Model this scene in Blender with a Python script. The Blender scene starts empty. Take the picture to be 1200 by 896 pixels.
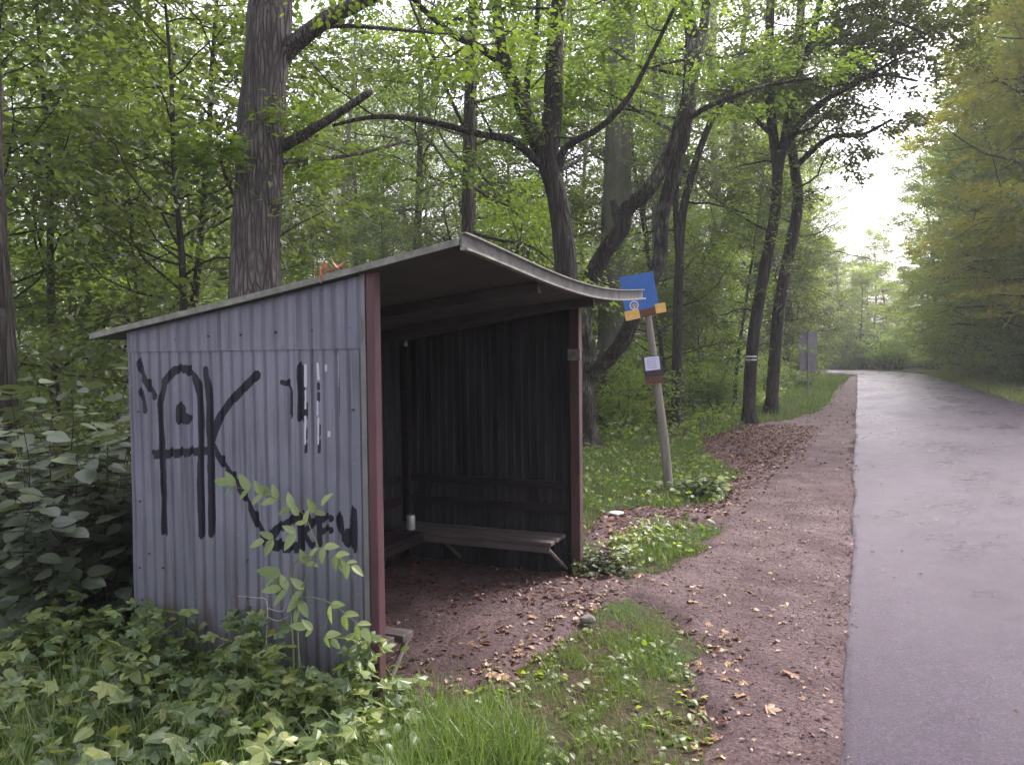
import bpy, math, random
import numpy as np
from mathutils import Matrix, Vector
rng = np.random.default_rng(7); random.seed(7)
R_ = math.radians
S = bpy.context.scene; COL = S.collection

# ------------------------------------------------------------------ camera
CAM = Vector((0, 0, 1.65)); F = 933.0
YAW, PITCH, ROLL = 23.5, 1.9, -0.6
RM = Matrix.Rotation(R_(YAW), 3, 'Z') @ Matrix.Rotation(R_(90 - PITCH), 3, 'X') @ Matrix.Rotation(R_(ROLL), 3, 'Z')
cd = bpy.data.cameras.new('camera'); cam = bpy.data.objects.new('camera', cd); COL.objects.link(cam)
cam.matrix_world = Matrix.Translation(CAM) @ RM.to_4x4()
cd.lens = F / 1200 * 36; cd.sensor_width = 36; cd.clip_end = 600; cd.clip_start = 0.05
S.camera = cam
AX = RM @ Vector((0, 0, -1))
def ray(px, py): return RM @ Vector(((px - 600) / F, -(py - 448) / F, -1))
def G(px, py, z=0.0):                     # point of the ground seen at a pixel
    d = ray(px, py); return CAM + d * ((z - CAM.z) / d.z)
def onY(px, py, y): d = ray(px, py); return CAM + d * (y / d.y)
def D(px, py, dep): return CAM + ray(px, py) * dep

# ------------------------------------------------------------------ mesh helpers
class MB:
    def __init__(s): s.v = []; s.loops = []; s.sz = []; s.mi = []; s.rnd = []; s.n = 0
    def add(s, v, f, mi=0, rnd=None):
        v = np.asarray(v, float).reshape(-1, 3); f = np.asarray(f, int)
        s.v.append(v); s.loops.append((f + s.n).ravel()); s.sz.append(np.full(len(f), f.shape[1]))
        s.mi.append(np.full(len(f), mi)); s.rnd.append(np.zeros(len(f)) if rnd is None else np.asarray(rnd, float)); s.n += len(v)
        return s
    def box(s, c, d, mi=0, rot=None):
        x, y, z = np.array(d) / 2.0
        v = np.array([[a, b, e] for a in (-x, x) for b in (-y, y) for e in (-z, z)])
        if rot is not None: v = v @ np.array(rot).T
        s.add(v + np.array(c), [[0, 1, 3, 2], [4, 6, 7, 5], [0, 4, 5, 1], [2, 3, 7, 6], [0, 2, 6, 4], [1, 5, 7, 3]], mi); return s
    def mesh(s, name, mats, smooth=False):
        me = bpy.data.meshes.new(name)
        v = np.concatenate(s.v); L = np.concatenate(s.loops); sz = np.concatenate(s.sz)
        me.vertices.add(len(v)); me.vertices.foreach_set('co', v.ravel())
        me.loops.add(len(L)); me.loops.foreach_set('vertex_index', L.astype(np.int32))
        me.polygons.add(len(sz)); st = np.concatenate([[0], np.cumsum(sz)[:-1]])
        me.polygons.foreach_set('loop_start', st.astype(np.int32)); me.polygons.foreach_set('loop_total', sz.astype(np.int32))
        me.polygons.foreach_set('material_index', np.concatenate(s.mi).astype(np.int32))
        me.polygons.foreach_set('use_smooth', np.full(len(sz), smooth))
        a = me.attributes.new('rnd', 'FLOAT', 'FACE'); a.data.foreach_set('value', np.concatenate(s.rnd).astype(np.float32))
        me.update(calc_edges=True)
        for m in (mats if isinstance(mats, list) else [mats]): me.materials.append(m)
        return me
    def build(s, name, mats, parent=None, smooth=False, bevel=0):
        o = bpy.data.objects.new(name, s.mesh(name, mats, smooth)); COL.objects.link(o)
        if parent: o.parent = parent
        if bevel:
            b = o.modifiers.new('b', 'BEVEL'); b.width = bevel; b.segments = 2; b.limit_method = 'ANGLE'
        return o
def obj(name, me, parent=None):
    o = bpy.data.objects.new(name, me); COL.objects.link(o)
    if parent: o.parent = parent
    return o
def tag(o, label=None, cat=None, group=None, kind=None):
    if label: o['label'] = label
    if cat: o['category'] = cat
    if group: o['group'] = group
    if kind: o['kind'] = kind
    return o
def empty(name, loc, label, cat, group=None, rz=0, sc=1):
    o = bpy.data.objects.new(name, None); COL.objects.link(o); o.location = loc; o.rotation_euler.z = rz; o.scale = (sc,) * 3
    o.empty_display_size = .2
    return tag(o, label, cat, group)
def nrm(a): return a / np.maximum(np.linalg.norm(a, axis=-1, keepdims=True), 1e-9)
def tube(P, r, n=8, cap=True, rough=0.0, g=None):
    P = np.asarray(P, float); r = np.broadcast_to(np.asarray(r, float), (len(P),)).copy()
    T = nrm(np.gradient(P, axis=0)); up = np.array([0, 0, 1.0]) if abs(T[0][2]) < .8 else np.array([0, 1.0, 0])
    A = nrm(np.cross(T, up)); 
    for i in range(1, len(A)):
        a = A[i - 1] - T[i] * np.dot(A[i - 1], T[i]); A[i] = a / max(np.linalg.norm(a), 1e-9)
    B = np.cross(T, A); th = np.linspace(0, 2 * np.pi, n, endpoint=False)
    rr = r[:, None] * np.ones(n)
    if rough and g is not None:
        rr = rr * (1 + rough * g.normal(size=(1, n)) + rough * .6 * g.normal(size=(len(P), n)))
    V = P[:, None] + A[:, None] * (np.cos(th)[None, :, None] * rr[..., None]) + B[:, None] * (np.sin(th)[None, :, None] * rr[..., None])
    m = len(P); i = np.arange(m - 1)[:, None] * n; j = np.arange(n)[None]; k = (j + 1) % n
    f = np.stack([i + j, i + k, i + n + k, i + n + j], -1).reshape(-1, 4)
    v = V.reshape(-1, 3)
    return v, f
def smooth_path(P, k=6):
    P = np.asarray(P, float); m = len(P)
    if m < 3: t = np.linspace(0, 1, k + 1)[:, None]; return P[0] * (1 - t) + P[-1] * t
    out = []; Q = np.vstack([2 * P[0] - P[1], P, 2 * P[-1] - P[-2]])
    for i in range(1, m):
        p0, p1, p2, p3 = Q[i - 1], Q[i], Q[i + 1], Q[i + 2]
        for t in np.linspace(0, 1, k, endpoint=False):
            out.append(.5 * (2 * p1 + (p2 - p0) * t + (2 * p0 - 5 * p1 + 4 * p2 - p3) * t * t + (3 * p1 - p0 - 3 * p2 + p3) * t ** 3))
    out.append(P[-1]); return np.array(out)
# leaf templates: x sideways, y forward, z up
T_DIA = (np.array([[0, 0, 0], [.33, .45, .08], [0, 1, -.06], [-.33, .45, .08]]), np.array([[0, 1, 2], [0, 2, 3]]))
T_OVA = (np.array([[0, 0, 0], [.25, .22, .06], [.3, .55, .06], [0, 1, -.10], [-.3, .55, .06], [-.25, .22, .06]]), np.array([[0, 1, 2, 3], [0, 3, 4, 5]]))
def t_broad(wd=.38, pts=7, droop=.22, fold=.10):
    v = []; n = pts
    for i in range(n + 1):
        t = i / n; w = wd * (math.sin(math.pi * t ** .72) ** .8 if 0 < t < 1 else 0); z = -droop * t * t
        v += [[-w, t, z + fold * w / wd * .5], [0, t, z], [w, t, z + fold * w / wd * .5]]
    f = []
    for i in range(n):
        a = 3 * i; f += [[a, a + 1, a + 4, a + 3], [a + 1, a + 2, a + 5, a + 4]]
    return np.array(v), np.array(f)
T_BRD = t_broad(.31, 7, .25, .12); T_RND = t_broad(.40, 7, .14, .07); T_LAN = t_broad(.235, 7, .2, .10)
def t_lobed(lobes=5, depth=.45):                       # maple-like outline as a fan from the base point
    out = []; 
    angs = np.linspace(-2.1, 2.1, lobes); L = [.55, .85, 1.0, .85, .55] if lobes == 5 else [.75, 1.0, .75]
    for i, a in enumerate(angs):
        for da, s in ((-.22, .72), (0, 1.0), (.22, .72)):
            out.append((math.sin(a * .8 + da) * L[i] * s * .62, .3 + math.cos(a * .8 + da) * L[i] * s * .62))
        if i < lobes - 1:
            am = (a + angs[i + 1]) / 2 * .8; rr = .62 * (1 - depth) ; out.append((math.sin(am) * rr, .3 + math.cos(am) * rr))
    v = [[0, .3, 0]] + [[x, y, -.25 * (x * x + (y - .3) ** 2) + .05 * math.sin(5 * i)] for i, (x, y) in enumerate(out)]
    f = [[0, i + 2, i + 1] for i in range(len(out) - 1)] + [[0, 1, len(out)]]
    return np.array(v), np.array(f)
T_LOB = t_lobed(); T_TRI = t_lobed(3, .3)
def t_blade(bend):
    v = []; z = 0; y = 0
    for i in range(4):
        t = i / 3; a = bend * t; w = .035 * (1 - t * .75)
        v += [[-w, y, z], [w, y, z]]; y += math.sin(a) / 3; z += math.cos(a) / 3
    return np.array(v), np.array([[0, 1, 3, 2], [2, 3, 5, 4], [4, 5, 7, 6]])
def frames(fwd, nor):
    f = nrm(fwd); s = nrm(np.cross(f, nor)); n = np.cross(s, f)
    return np.stack([s, f, n], -1)                     # columns
def scatter(mb, T, P, RMt, sc, mi=0, rnd=None, g=rng):
    V, Fc = T; N = len(P)
    if N == 0: return
    sc = np.broadcast_to(np.asarray(sc, float).reshape(-1, 1) if np.ndim(sc) < 2 else sc, (N, 3 if np.ndim(sc) > 1 else 1))
    v = np.einsum('nij,kj->nki', RMt, V) * sc[:, None, :] + P[:, None]
    f = (Fc[None] + (np.arange(N) * len(V))[:, None, None]).reshape(-1, Fc.shape[1])
    r = g.random(N) if rnd is None else rnd
    mb.add(v, f, mi, np.repeat(r, len(Fc)))
def upf(N, g, tilt=.5, az=None):
    az = g.random(N) * 2 * np.pi if az is None else az
    f = np.stack([np.cos(az), np.sin(az), g.normal(size=N) * tilt * .6 - .15], -1)
    n = np.stack([g.normal(size=N) * tilt, g.normal(size=N) * tilt, np.ones(N)], -1)
    return frames(f, n)

# ------------------------------------------------------------------ materials
def newmat(name):
    m = bpy.data.materials.new(name); m.use_nodes = True; nt = m.node_tree; nt.nodes.clear(); return m, nt
def N(nt, t, **k):
    n = nt.nodes.new(t)
    for a, b in k.items():
        if a.startswith('i_'): n.inputs[a[2:].replace('_', ' ')].default_value = b
        else: setattr(n, a, b)
    return n
def ramp(nt, fac, stops, interp='LINEAR'):
    r = nt.nodes.new('ShaderNodeValToRGB'); r.color_ramp.interpolation = interp
    e = r.color_ramp.elements
    while len(e) < len(stops): e.new(.5)
    for i, (p, c) in enumerate(stops): e[i].position = p; e[i].color = (*c, 1) if len(c) == 3 else c
    nt.links.new(fac, r.inputs[0]); return r.outputs[0]
def noise(nt, scale, detail=4, vec=None, rough=.55, sx=(1, 1, 1), coord='Object'):
    tc = nt.nodes.new('ShaderNodeTexCoord'); mp = nt.nodes.new('ShaderNodeMapping'); mp.inputs['Scale'].default_value = sx
    nt.links.new(tc.outputs[coord], mp.inputs[0])
    n = nt.nodes.new('ShaderNodeTexNoise'); n.inputs['Scale'].default_value = scale; n.inputs['Detail'].default_value = detail; n.inputs['Roughness'].default_value = rough
    nt.links.new(mp.outputs[0], n.inputs[0]); return n.outputs[0]
def mixc(nt, fac, a, b, mode='MIX'):
    m = nt.nodes.new('ShaderNodeMix'); m.data_type = 'RGBA'; m.blend_type = mode
    for i, x in ((0, fac), (6, a), (7, b)):
        if isinstance(x, (int, float)): m.inputs[i].default_value = x
        elif isinstance(x, tuple): m.inputs[i].default_value = (*x, 1) if len(x) == 3 else x
        else: nt.links.new(x, m.inputs[i])
    return m.outputs[2]
def math_(nt, op, a, b=None, clamp=False):
    m = nt.nodes.new('ShaderNodeMath'); m.operation = op; m.use_clamp = clamp
    for i, x in ((0, a), (1, b)):
        if x is None: continue
        if isinstance(x, (int, float)): m.inputs[i].default_value = x
        else: nt.links.new(x, m.inputs[i])
    return m.outputs[0]
def princ(nt, col, rough=.7, metal=0.0, bump=None, bd=.01, spec=.5, bstr=1.0):
    p = nt.nodes.new('ShaderNodeBsdfPrincipled'); o = nt.nodes.new('ShaderNodeOutputMaterial')
    for k, x in (('Base Color', col), ('Roughness', rough), ('Metallic', metal), ('Specular IOR Level', spec)):
        if isinstance(x, tuple): p.inputs[k].default_value = (*x, 1)
        elif isinstance(x, (int, float)): p.inputs[k].default_value = x
        else: nt.links.new(x, p.inputs[k])
    if bump is not None:
        b = nt.nodes.new('ShaderNodeBump'); b.inputs['Distance'].default_value = bd; b.inputs['Strength'].default_value = bstr
        nt.links.new(bump, b.inputs['Height']); nt.links.new(b.outputs[0], p.inputs['Normal'])
    nt.links.new(p.outputs[0], o.inputs[0]); return p
def m_simple(name, a, b, scale=20, rough=.7, metal=0, bd=.002, sx=(1, 1, 1), spec=.5):
    m, nt = newmat(name); n = noise(nt, scale, 5, sx=sx)
    princ(nt, ramp(nt, n, [(.3, a), (.7, b)]), rough, metal, n, bd, spec); return m
def m_leaf(name, stops, trans=.45, tcol=1.9, gloss=.06, var=.25):
    m, nt = newmat(name)
    at = nt.nodes.new('ShaderNodeAttribute'); at.attribute_name = 'rnd'
    oi = nt.nodes.new('ShaderNodeObjectInfo')
    f = math_(nt, 'ADD', math_(nt, 'MULTIPLY', at.outputs['Fac'], 1 - var), math_(nt, 'MULTIPLY', oi.outputs['Random'], var))
    c = ramp(nt, f, stops)
    d = nt.nodes.new('ShaderNodeBsdfDiffuse'); nt.links.new(c, d.inputs[0])
    t = nt.nodes.new('ShaderNodeBsdfTranslucent')
    tc = mixc(nt, 1.0, c, (tcol * .96, tcol * .97, tcol * .46), 'MULTIPLY'); nt.links.new(tc, t.inputs[0])
    mx = nt.nodes.new('ShaderNodeMixShader'); mx.inputs[0].default_value = trans
    nt.links.new(d.outputs[0], mx.inputs[1]); nt.links.new(t.outputs[0], mx.inputs[2])
    gl = nt.nodes.new('ShaderNodeBsdfGlossy'); gl.inputs['Roughness'].default_value = .42
    m2 = nt.nodes.new('ShaderNodeMixShader'); m2.inputs[0].default_value = gloss
    nt.links.new(mx.outputs[0], m2.inputs[1]); nt.links.new(gl.outputs[0], m2.inputs[2])
    o = nt.nodes.new('ShaderNodeOutputMaterial'); nt.links.new(m2.outputs[0], o.inputs[0]); return m
def m_bark(name, a, b, moss=None, scale=9, furrow=.75):
    m, nt = newmat(name)
    n = noise(nt, scale, 6, sx=(1, 1, .12), rough=.7); n2 = noise(nt, 2.2, 4)
    c = ramp(nt, n, [(.32, a), (.66, b)])
    if moss: c = mixc(nt, ramp(nt, n2, [(.5, (0, 0, 0)), (.62, (1, 1, 1))]), c, moss)
    tc = nt.nodes.new('ShaderNodeTexCoord'); mp = nt.nodes.new('ShaderNodeMapping'); mp.inputs['Scale'].default_value = (1, 1, .13); nt.links.new(tc.outputs['Object'], mp.inputs[0])
    wn = nt.nodes.new('ShaderNodeTexNoise'); wn.inputs['Scale'].default_value = 5; nt.links.new(mp.outputs[0], wn.inputs[0])
    va = nt.nodes.new('ShaderNodeVectorMath'); va.operation = 'MULTIPLY_ADD'; va.inputs[1].default_value = (.12, .12, .12); nt.links.new(wn.outputs[1], va.inputs[0]); nt.links.new(mp.outputs[0], va.inputs[2])
    vo = nt.nodes.new('ShaderNodeTexVoronoi'); vo.feature = 'DISTANCE_TO_EDGE'; vo.inputs['Scale'].default_value = scale * 2.0; nt.links.new(va.outputs[0], vo.inputs[0])
    cr = ramp(nt, vo.outputs[0], [(.0, (0, 0, 0)), (.22, (1, 1, 1))])
    c = mixc(nt, cr, mixc(nt, furrow, c, a), c)
    princ(nt, c, .9, 0, math_(nt, 'ADD', math_(nt, 'MULTIPLY', n, .5), math_(nt, 'MULTIPLY', cr, .5 * furrow + .1)), .05, .2); return m
GR = [(0, (.045, .078, .016)), (.45, (.085, .132, .026)), (.8, (.130, .185, .036)), (1, (.20, .245, .048))]
M = {}
M['leaf'] = m_leaf('leaf_green', GR, .55, 2.1)
M['leaf_dark'] = m_leaf('leaf_dark_green', [(0, (.030, .044, .014)), (.5, (.058, .080, .024)), (1, (.11, .14, .038))], .45, 2.0)
M['leaf_bright'] = m_leaf('leaf_bright_green', [(0, (.075, .120, .020)), (.5, (.125, .185, .030)), (1, (.20, .265, .045))], .58, 2.1)
M['leaf_yellow'] = m_leaf('leaf_turning_yellow', [(0, (.13, .155, .030)), (.5, (.225, .230, .042)), (.85, (.31, .27, .055)), (1, (.33, .20, .05))], .5)
M['leaf_grey'] = m_leaf('leaf_grey_green', [(0, (.042, .060, .034)), (.5, (.078, .104, .060)), (1, (.13, .16, .09))], .25, 1.5, .07)
M['leaf_weed'] = m_leaf('leaf_weed', [(0, (.055, .095, .035)), (.4, (.120, .180, .055)), (.75, (.22, .27, .075)), (.93, (.36, .36, .13)), (1, (.30, .20, .09))], .35, 1.6, .06)
M['leaf_olive'] = m_leaf('leaf_olive', [(0, (.042, .066, .022)), (.5, (.086, .122, .038)), (1, (.165, .205, .06))], .55, 2.1)
M['leaf_edge'] = m_leaf('leaf_edge', [(0, (.085, .125, .030)), (.5, (.155, .205, .050)), (1, (.26, .31, .085))], .58, 2.0)
M['leaf_pale'] = m_leaf('leaf_pale', [(0, (.13, .19, .06)), (.5, (.20, .27, .095)), (1, (.30, .36, .15))], .4, 1.5, .05)
M['grass'] = m_leaf('grass_blades', [(0, (.055, .100, .022)), (.5, (.110, .180, .036)), (.85, (.175, .245, .060)), (1, (.30, .28, .12))], .35, 1.6, .05)
M['grass_pale'] = m_leaf('grass_pale', [(0, (.12, .17, .05)), (.5, (.20, .25, .08)), (1, (.34, .33, .15))], .35, 1.5, .04)
M['litter'] = m_leaf('fallen_leaf', [(0, (.050, .022, .018)), (.35, (.115, .050, .036)), (.65, (.180, .090, .060)), (.8, (.32, .18, .09)), (.92, (.48, .36, .24)), (1, (.55, .42, .14))], .15, 1.2, .06, 0)
M['bark'] = m_bark('bark_brown_grey', (.040, .035, .030), (.125, .112, .098))
M['bark_dark'] = m_bark('bark_dark', (.022, .020, .017), (.075, .068, .058))
M['bark_oak'] = m_bark('bark_oak', (.060, .052, .050), (.190, .168, .160), None, 15)
M['bark_lichen'] = m_bark('bark_lichen', (.016, .014, .012), (.060, .052, .042), (.15, .155, .12))
M['bark_beech'] = m_bark('bark_beech_green', (.060, .062, .045), (.120, .120, .090), (.07, .085, .04), 5, .05)
M['bark_pale'] = m_bark('bark_pale', (.13, .12, .10), (.25, .24, .20), None, 6, .05)
M['stem'] = m_simple('green_stem', (.10, .14, .05), (.16, .19, .08), 30)
M['straw'] = m_simple('dry_stem', (.34, .29, .24), (.45, .40, .34), 30)

# galvanised sheet with sprayed paint
def m_galv():
    m, nt = newmat('galvanised_sheet')
    streak = noise(nt, 14, 5, sx=(1, 1, .07)); patch = noise(nt, 3.2, 4); fine = noise(nt, 160, 3)
    c = ramp(nt, streak, [(.25, (.132, .135, .174)), (.55, (.188, .192, .245)), (.8, (.262, .266, .328))])
    c = mixc(nt, .4, c, ramp(nt, patch, [(.3, (.122, .124, .152)), (.7, (.255, .258, .310))]))
    sp = nt.nodes.new('ShaderNodeTexVoronoi'); sp.inputs['Scale'].default_value = 26
    tc = nt.nodes.new('ShaderNodeTexCoord'); nt.links.new(tc.outputs['Object'], sp.inputs[0])
    pale = ramp(nt, sp.outputs[0], [(.05, (1, 1, 1)), (.12, (0, 0, 0))])
    pale = mixc(nt, 1.0, pale, ramp(nt, noise(nt, 7, 3), [(.5, (0, 0, 0)), (.62, (.7, .7, .7))]), 'MULTIPLY')
    c = mixc(nt, pale, c, (.42, .42, .46))
    dr = noise(nt, 46, 4, sx=(1, 1, .03)); c = mixc(nt, ramp(nt, dr, [(.54, (0, 0, 0)), (.72, (.75, .75, .75))]), c, (.085, .085, .105)); c = mixc(nt, ramp(nt, dr, [(.24, (.6, .6, .6)), (.38, (0, 0, 0))]), c, (.26, .26, .32))
    # algae and soil splash climbing from the soil
    sep = nt.nodes.new('ShaderNodeSeparateXYZ'); nt.links.new(tc.outputs['Object'], sep.inputs[0])
    low = math_(nt, 'SUBTRACT', math_(nt, 'ADD', .85, math_(nt, 'MULTIPLY', streak, .5)), math_(nt, 'MULTIPLY', sep.outputs[2], 1.3), True)
    c = mixc(nt, math_(nt, 'MULTIPLY', low, .45), c, (.075, .095, .075))
    ru = noise(nt, 24, 5, sx=(1, 1, .09)); rb = math_(nt, 'SUBTRACT', math_(nt, 'ADD', ru, .22), math_(nt, 'MULTIPLY', sep.outputs[2], .42), True)
    c = mixc(nt, ramp(nt, rb, [(.56, (0, 0, 0)), (.68, (.55, .55, .55))]), c, (.10, .065, .045))
    a = nt.nodes.new('ShaderNodeAttribute'); a.attribute_name = 'paint'
    pm = math_(nt, 'ADD', a.outputs['Fac'], math_(nt, 'MULTIPLY', math_(nt, 'SUBTRACT', fine, .5), .5))
    pf = ramp(nt, pm, [(.38, (0, 0, 0)), (.56, (1, 1, 1))])
    c = mixc(nt, pf, c, (.012, .012, .024))
    w = nt.nodes.new('ShaderNodeAttribute'); w.attribute_name = 'chip'
    wm = math_(nt, 'ADD', w.outputs['Fac'], math_(nt, 'MULTIPLY', math_(nt, 'SUBTRACT', fine, .5), 1.1))
    c = mixc(nt, ramp(nt, wm, [(.5, (0, 0, 0)), (.6, (1, 1, 1))]), c, (.50, .50, .56))
    princ(nt, c, ramp(nt, patch, [(.3, (.48,) * 3), (.7, (.66,) * 3)]), .25, fine, .0012, .4); return m
M['galv'] = m_galv()
M['inner'] = m_simple('shaded_inner_sheet', (.013, .013, .015), (.042, .042, .047), 9, .9, 0, .001, (1, 1, .12), .1)  # inside of the wall sheet, interior shade painted into its near-black colour
M['maroon'] = m_simple('maroon_paint', (.062, .024, .028), (.098, .040, .047), 12, .55, 0, .001, (1, 1, .3))
M['maroon_dark'] = m_simple('dark_maroon_paint', (.050, .026, .026), (.090, .045, .045), 12, .6, 0, .001, (1, 1, .3))
M['roofedge'] = m_simple('weathered_edge_strip', (.12, .12, .105), (.27, .27, .235), 18, .75, 0, .002)
M['roofweb'] = m_simple('dark_channel', (.055, .054, .050), (.13, .13, .12), 14, .7, .1, .002)  # channel web, darker than its lips
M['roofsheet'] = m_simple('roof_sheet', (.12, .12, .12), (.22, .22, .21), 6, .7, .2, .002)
M['under'] = m_simple('roof_underside_board', (.030, .029, .028), (.060, .058, .055), 5, .7, 0, .002)  # colour lowered to carry the shade under the roof
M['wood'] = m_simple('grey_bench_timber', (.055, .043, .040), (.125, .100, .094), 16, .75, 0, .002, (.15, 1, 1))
M['wood_shaded'] = m_simple('shaded_bench_timber', (.010, .008, .008), (.024, .019, .019), 16, .9, 0, .002, (.15, 1, 1), .15)  # bench timber again, blackened to carry the shade inside the shelter
M['steel'] = m_simple('rusty_steel', (.10, .075, .065), (.22, .18, .16), 30, .6, .4)
M['screw'] = m_simple('rusty_screw', (.05, .03, .025), (.10, .06, .05), 60, .7)
M['pole'] = m_simple('weathered_grey_pole', (.13, .12, .095), (.235, .22, .18), 12, .8, 0, .003, (1, 1, .12))
M['blue'] = m_simple('blue_sign_enamel', (.010, .095, .36), (.016, .135, .46), 5, .35, 0, .0005)
M['white'] = m_simple('white_paint', (.55, .55, .56), (.70, .70, .70), 30, .6)
M['ochre'] = m_simple('ochre_yellow_plate', (.62, .36, .09), (.78, .49, .14), 14, .55)
M['orange'] = m_simple('orange_mark', (.66, .34, .08), (.70, .38, .10), 30, .5)
M['rust'] = m_simple('rust', (.075, .030, .018), (.16, .065, .035), 40, .8)
M['black'] = m_simple('black_frame', (.012, .012, .014), (.025, .025, .03), 40, .5)
M['paper'] = m_simple('timetable_paper', (.58, .58, .74), (.66, .65, .80), 10, .5)
M['ink'] = m_simple('printed_ink', (.20, .20, .32), (.28, .28, .40), 10, .6)
M['signback'] = m_simple('grey_sign_back', (.20, .19, .21), (.30, .285, .31), 4, .6, .3)
M['can'] = m_simple('pale_can', (.42, .42, .40), (.55, .55, .52), 20, .4, .2)
M['stone'] = m_simple('stone', (.12, .12, .10), (.24, .23, .20), 14, .85, 0, .01)
M['deadleaf'] = m_simple('dry_red_leaf', (.24, .085, .045), (.40, .17, .10), 40, .7)

# ------------------------------------------------------------------ terrain masks
def pin(poly, X, Y):                                     # signed distance, + inside
    P = np.array(poly); n = len(P); dmin = np.full(X.shape, 1e9); ins = np.zeros(X.shape, bool)
    for i in range(n):
        a = P[i]; b = P[(i + 1) % n]; e = b - a; wx = X - a[0]; wy = Y - a[1]
        t = np.clip((wx * e[0] + wy * e[1]) / max(e @ e, 1e-9), 0, 1)
        dmin = np.minimum(dmin, np.hypot(wx - t * e[0], wy - t * e[1]))
        c = ((a[1] > Y) != (b[1] > Y)) & (X < (b[0] - a[0]) * (Y - a[1]) / (b[1] - a[1] + 1e-12) + a[0]); ins ^= c
    return np.where(ins, dmin, -dmin)
def gp(lst): return [tuple(G(x, y)[:2]) for x, y in lst]
def wob(X, Y, s=1.0):                                   # cheap smooth noise
    return (np.sin(X * 5.1 * s + 1.3 * np.sin(Y * 3.7 * s)) * .5 + np.sin(Y * 7.3 * s + 2 * np.sin(X * 2.9 * s + 1)) * .3 + np.sin((X * 13.1 + Y * 11.7) * s + np.sin(X * 9 * s)) * .2)
BARE = gp([(996, 441), (985, 452), (968, 478), (935, 488), (868, 500), (815, 515), (862, 556), (842, 588), (705, 596), (690, 622), (700, 664), (676, 668)]) + \
       [(-3.46, 5.75), (-3.46, 2.98), (-2.0, 2.98)] + gp([(470, 806), (600, 800), (640, 762), (705, 712), (740, 694), (790, 722), (828, 752), (800, 800), (822, 850), (830, 896)]) + [(-.55, 2.2), (-.55, -3), (0, -3), (0, 4), (-.0, 60)]
TUFT = gp([(700, 650), (735, 618), (800, 602), (862, 620), (820, 652), (740, 690), (705, 684)])
def bare(X, Y):
    d = pin(BARE, X, Y) + (.09 * wob(X, Y) + .05 * wob(X * 2.7 + 4, Y * 2.3))  * np.clip(Y / 8, .6, 2)
    t = pin(TUFT, X, Y) + .12 * wob(X + 3, Y, 1.7)
    return np.minimum(d, np.where(t > 0, .12 - t, 9))
def gz(X, Y):
    X = np.asarray(X, float); Y = np.asarray(Y, float)
    far = np.clip((-X - 3) / 14, 0, 1)
    z = .05 * np.sin(X * .7 + .5 * np.sin(Y * .4)) * far + .35 * far * np.sin(X * .13 + Y * .09) + .012 * wob(X, Y, .7)
    z = z + .25 * np.clip((X - 6.5) / 6, 0, 1)
    rough = np.where(X < -.1, .007 * np.sin(X * 11 + 2 * np.sin(Y * 3.1)) * np.sin(Y * 9 + 3 * np.sin(X * 4.3)), 0)
    return z + rough - .03
def roadc(Y):                                           # sideways shift of the road where it bends left
    t = np.clip((np.asarray(Y, float) - 62) / 40, 0, None); return -26 * t * t
def zpt(x, y): return float(gz(np.array([x]), np.array([y]))[0])

def axis(lo, hi, f0, f1, fine, coarse):
    a = list(np.arange(f0, f1, fine)); x = f1; s = fine
    while x < hi: a.append(x); s = min(s * 1.12, coarse); x += s
    a.append(hi); x = f0; s = fine; b = []
    while x > lo: s = min(s * 1.12, coarse); x -= s; b.append(x)
    return np.array(sorted(set(b + a)))
def grid(xs, ys, zf, keep=None):
    X, Y = np.meshgrid(xs, ys, indexing='ij'); Z = zf(X, Y); n, m = X.shape
    i = np.arange(n - 1)[:, None] * m; j = np.arange(m - 1)[None]
    f = np.stack([i + j, i + m + j, i + m + j + 1, i + j + 1], -1)
    if keep is not None: K = keep(X, Y); k = K[:-1, :-1] | K[1:, :-1] | K[1:, 1:] | K[:-1, 1:]; f = f[k]
    f = f.reshape(-1, 4); v = np.stack([X, Y, Z], -1).reshape(-1, 3)
    used = np.unique(f); mp = np.zeros(len(v), int); mp[used] = np.arange(len(used))
    return v[used], mp[f]
# ground
m, nt = newmat('forest_floor')
n1 = noise(nt, 1.3, 6); n2 = noise(nt, 22, 6)
c = mixc(nt, ramp(nt, n1, [(.42, (0, 0, 0)), (.6, (1, 1, 1))]), ramp(nt, n2, [(.3, (.030, .022, .016)), (.7, (.085, .055, .038))]), ramp(nt, n2, [(.3, (.022, .036, .012)), (.7, (.060, .085, .026))]))
princ(nt, c, .95, 0, n2, .03, .2); M['floor'] = m
v, f = grid(axis(-330, 330, -4, 6, .07, 9), axis(-60, 420, 2, 10, .07, 9), lambda X, Y: gz(X, Y))
g_ = MB(); g_.add(v, f); tag(g_.build('ground', M['floor'], smooth=True), kind='structure')
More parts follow.
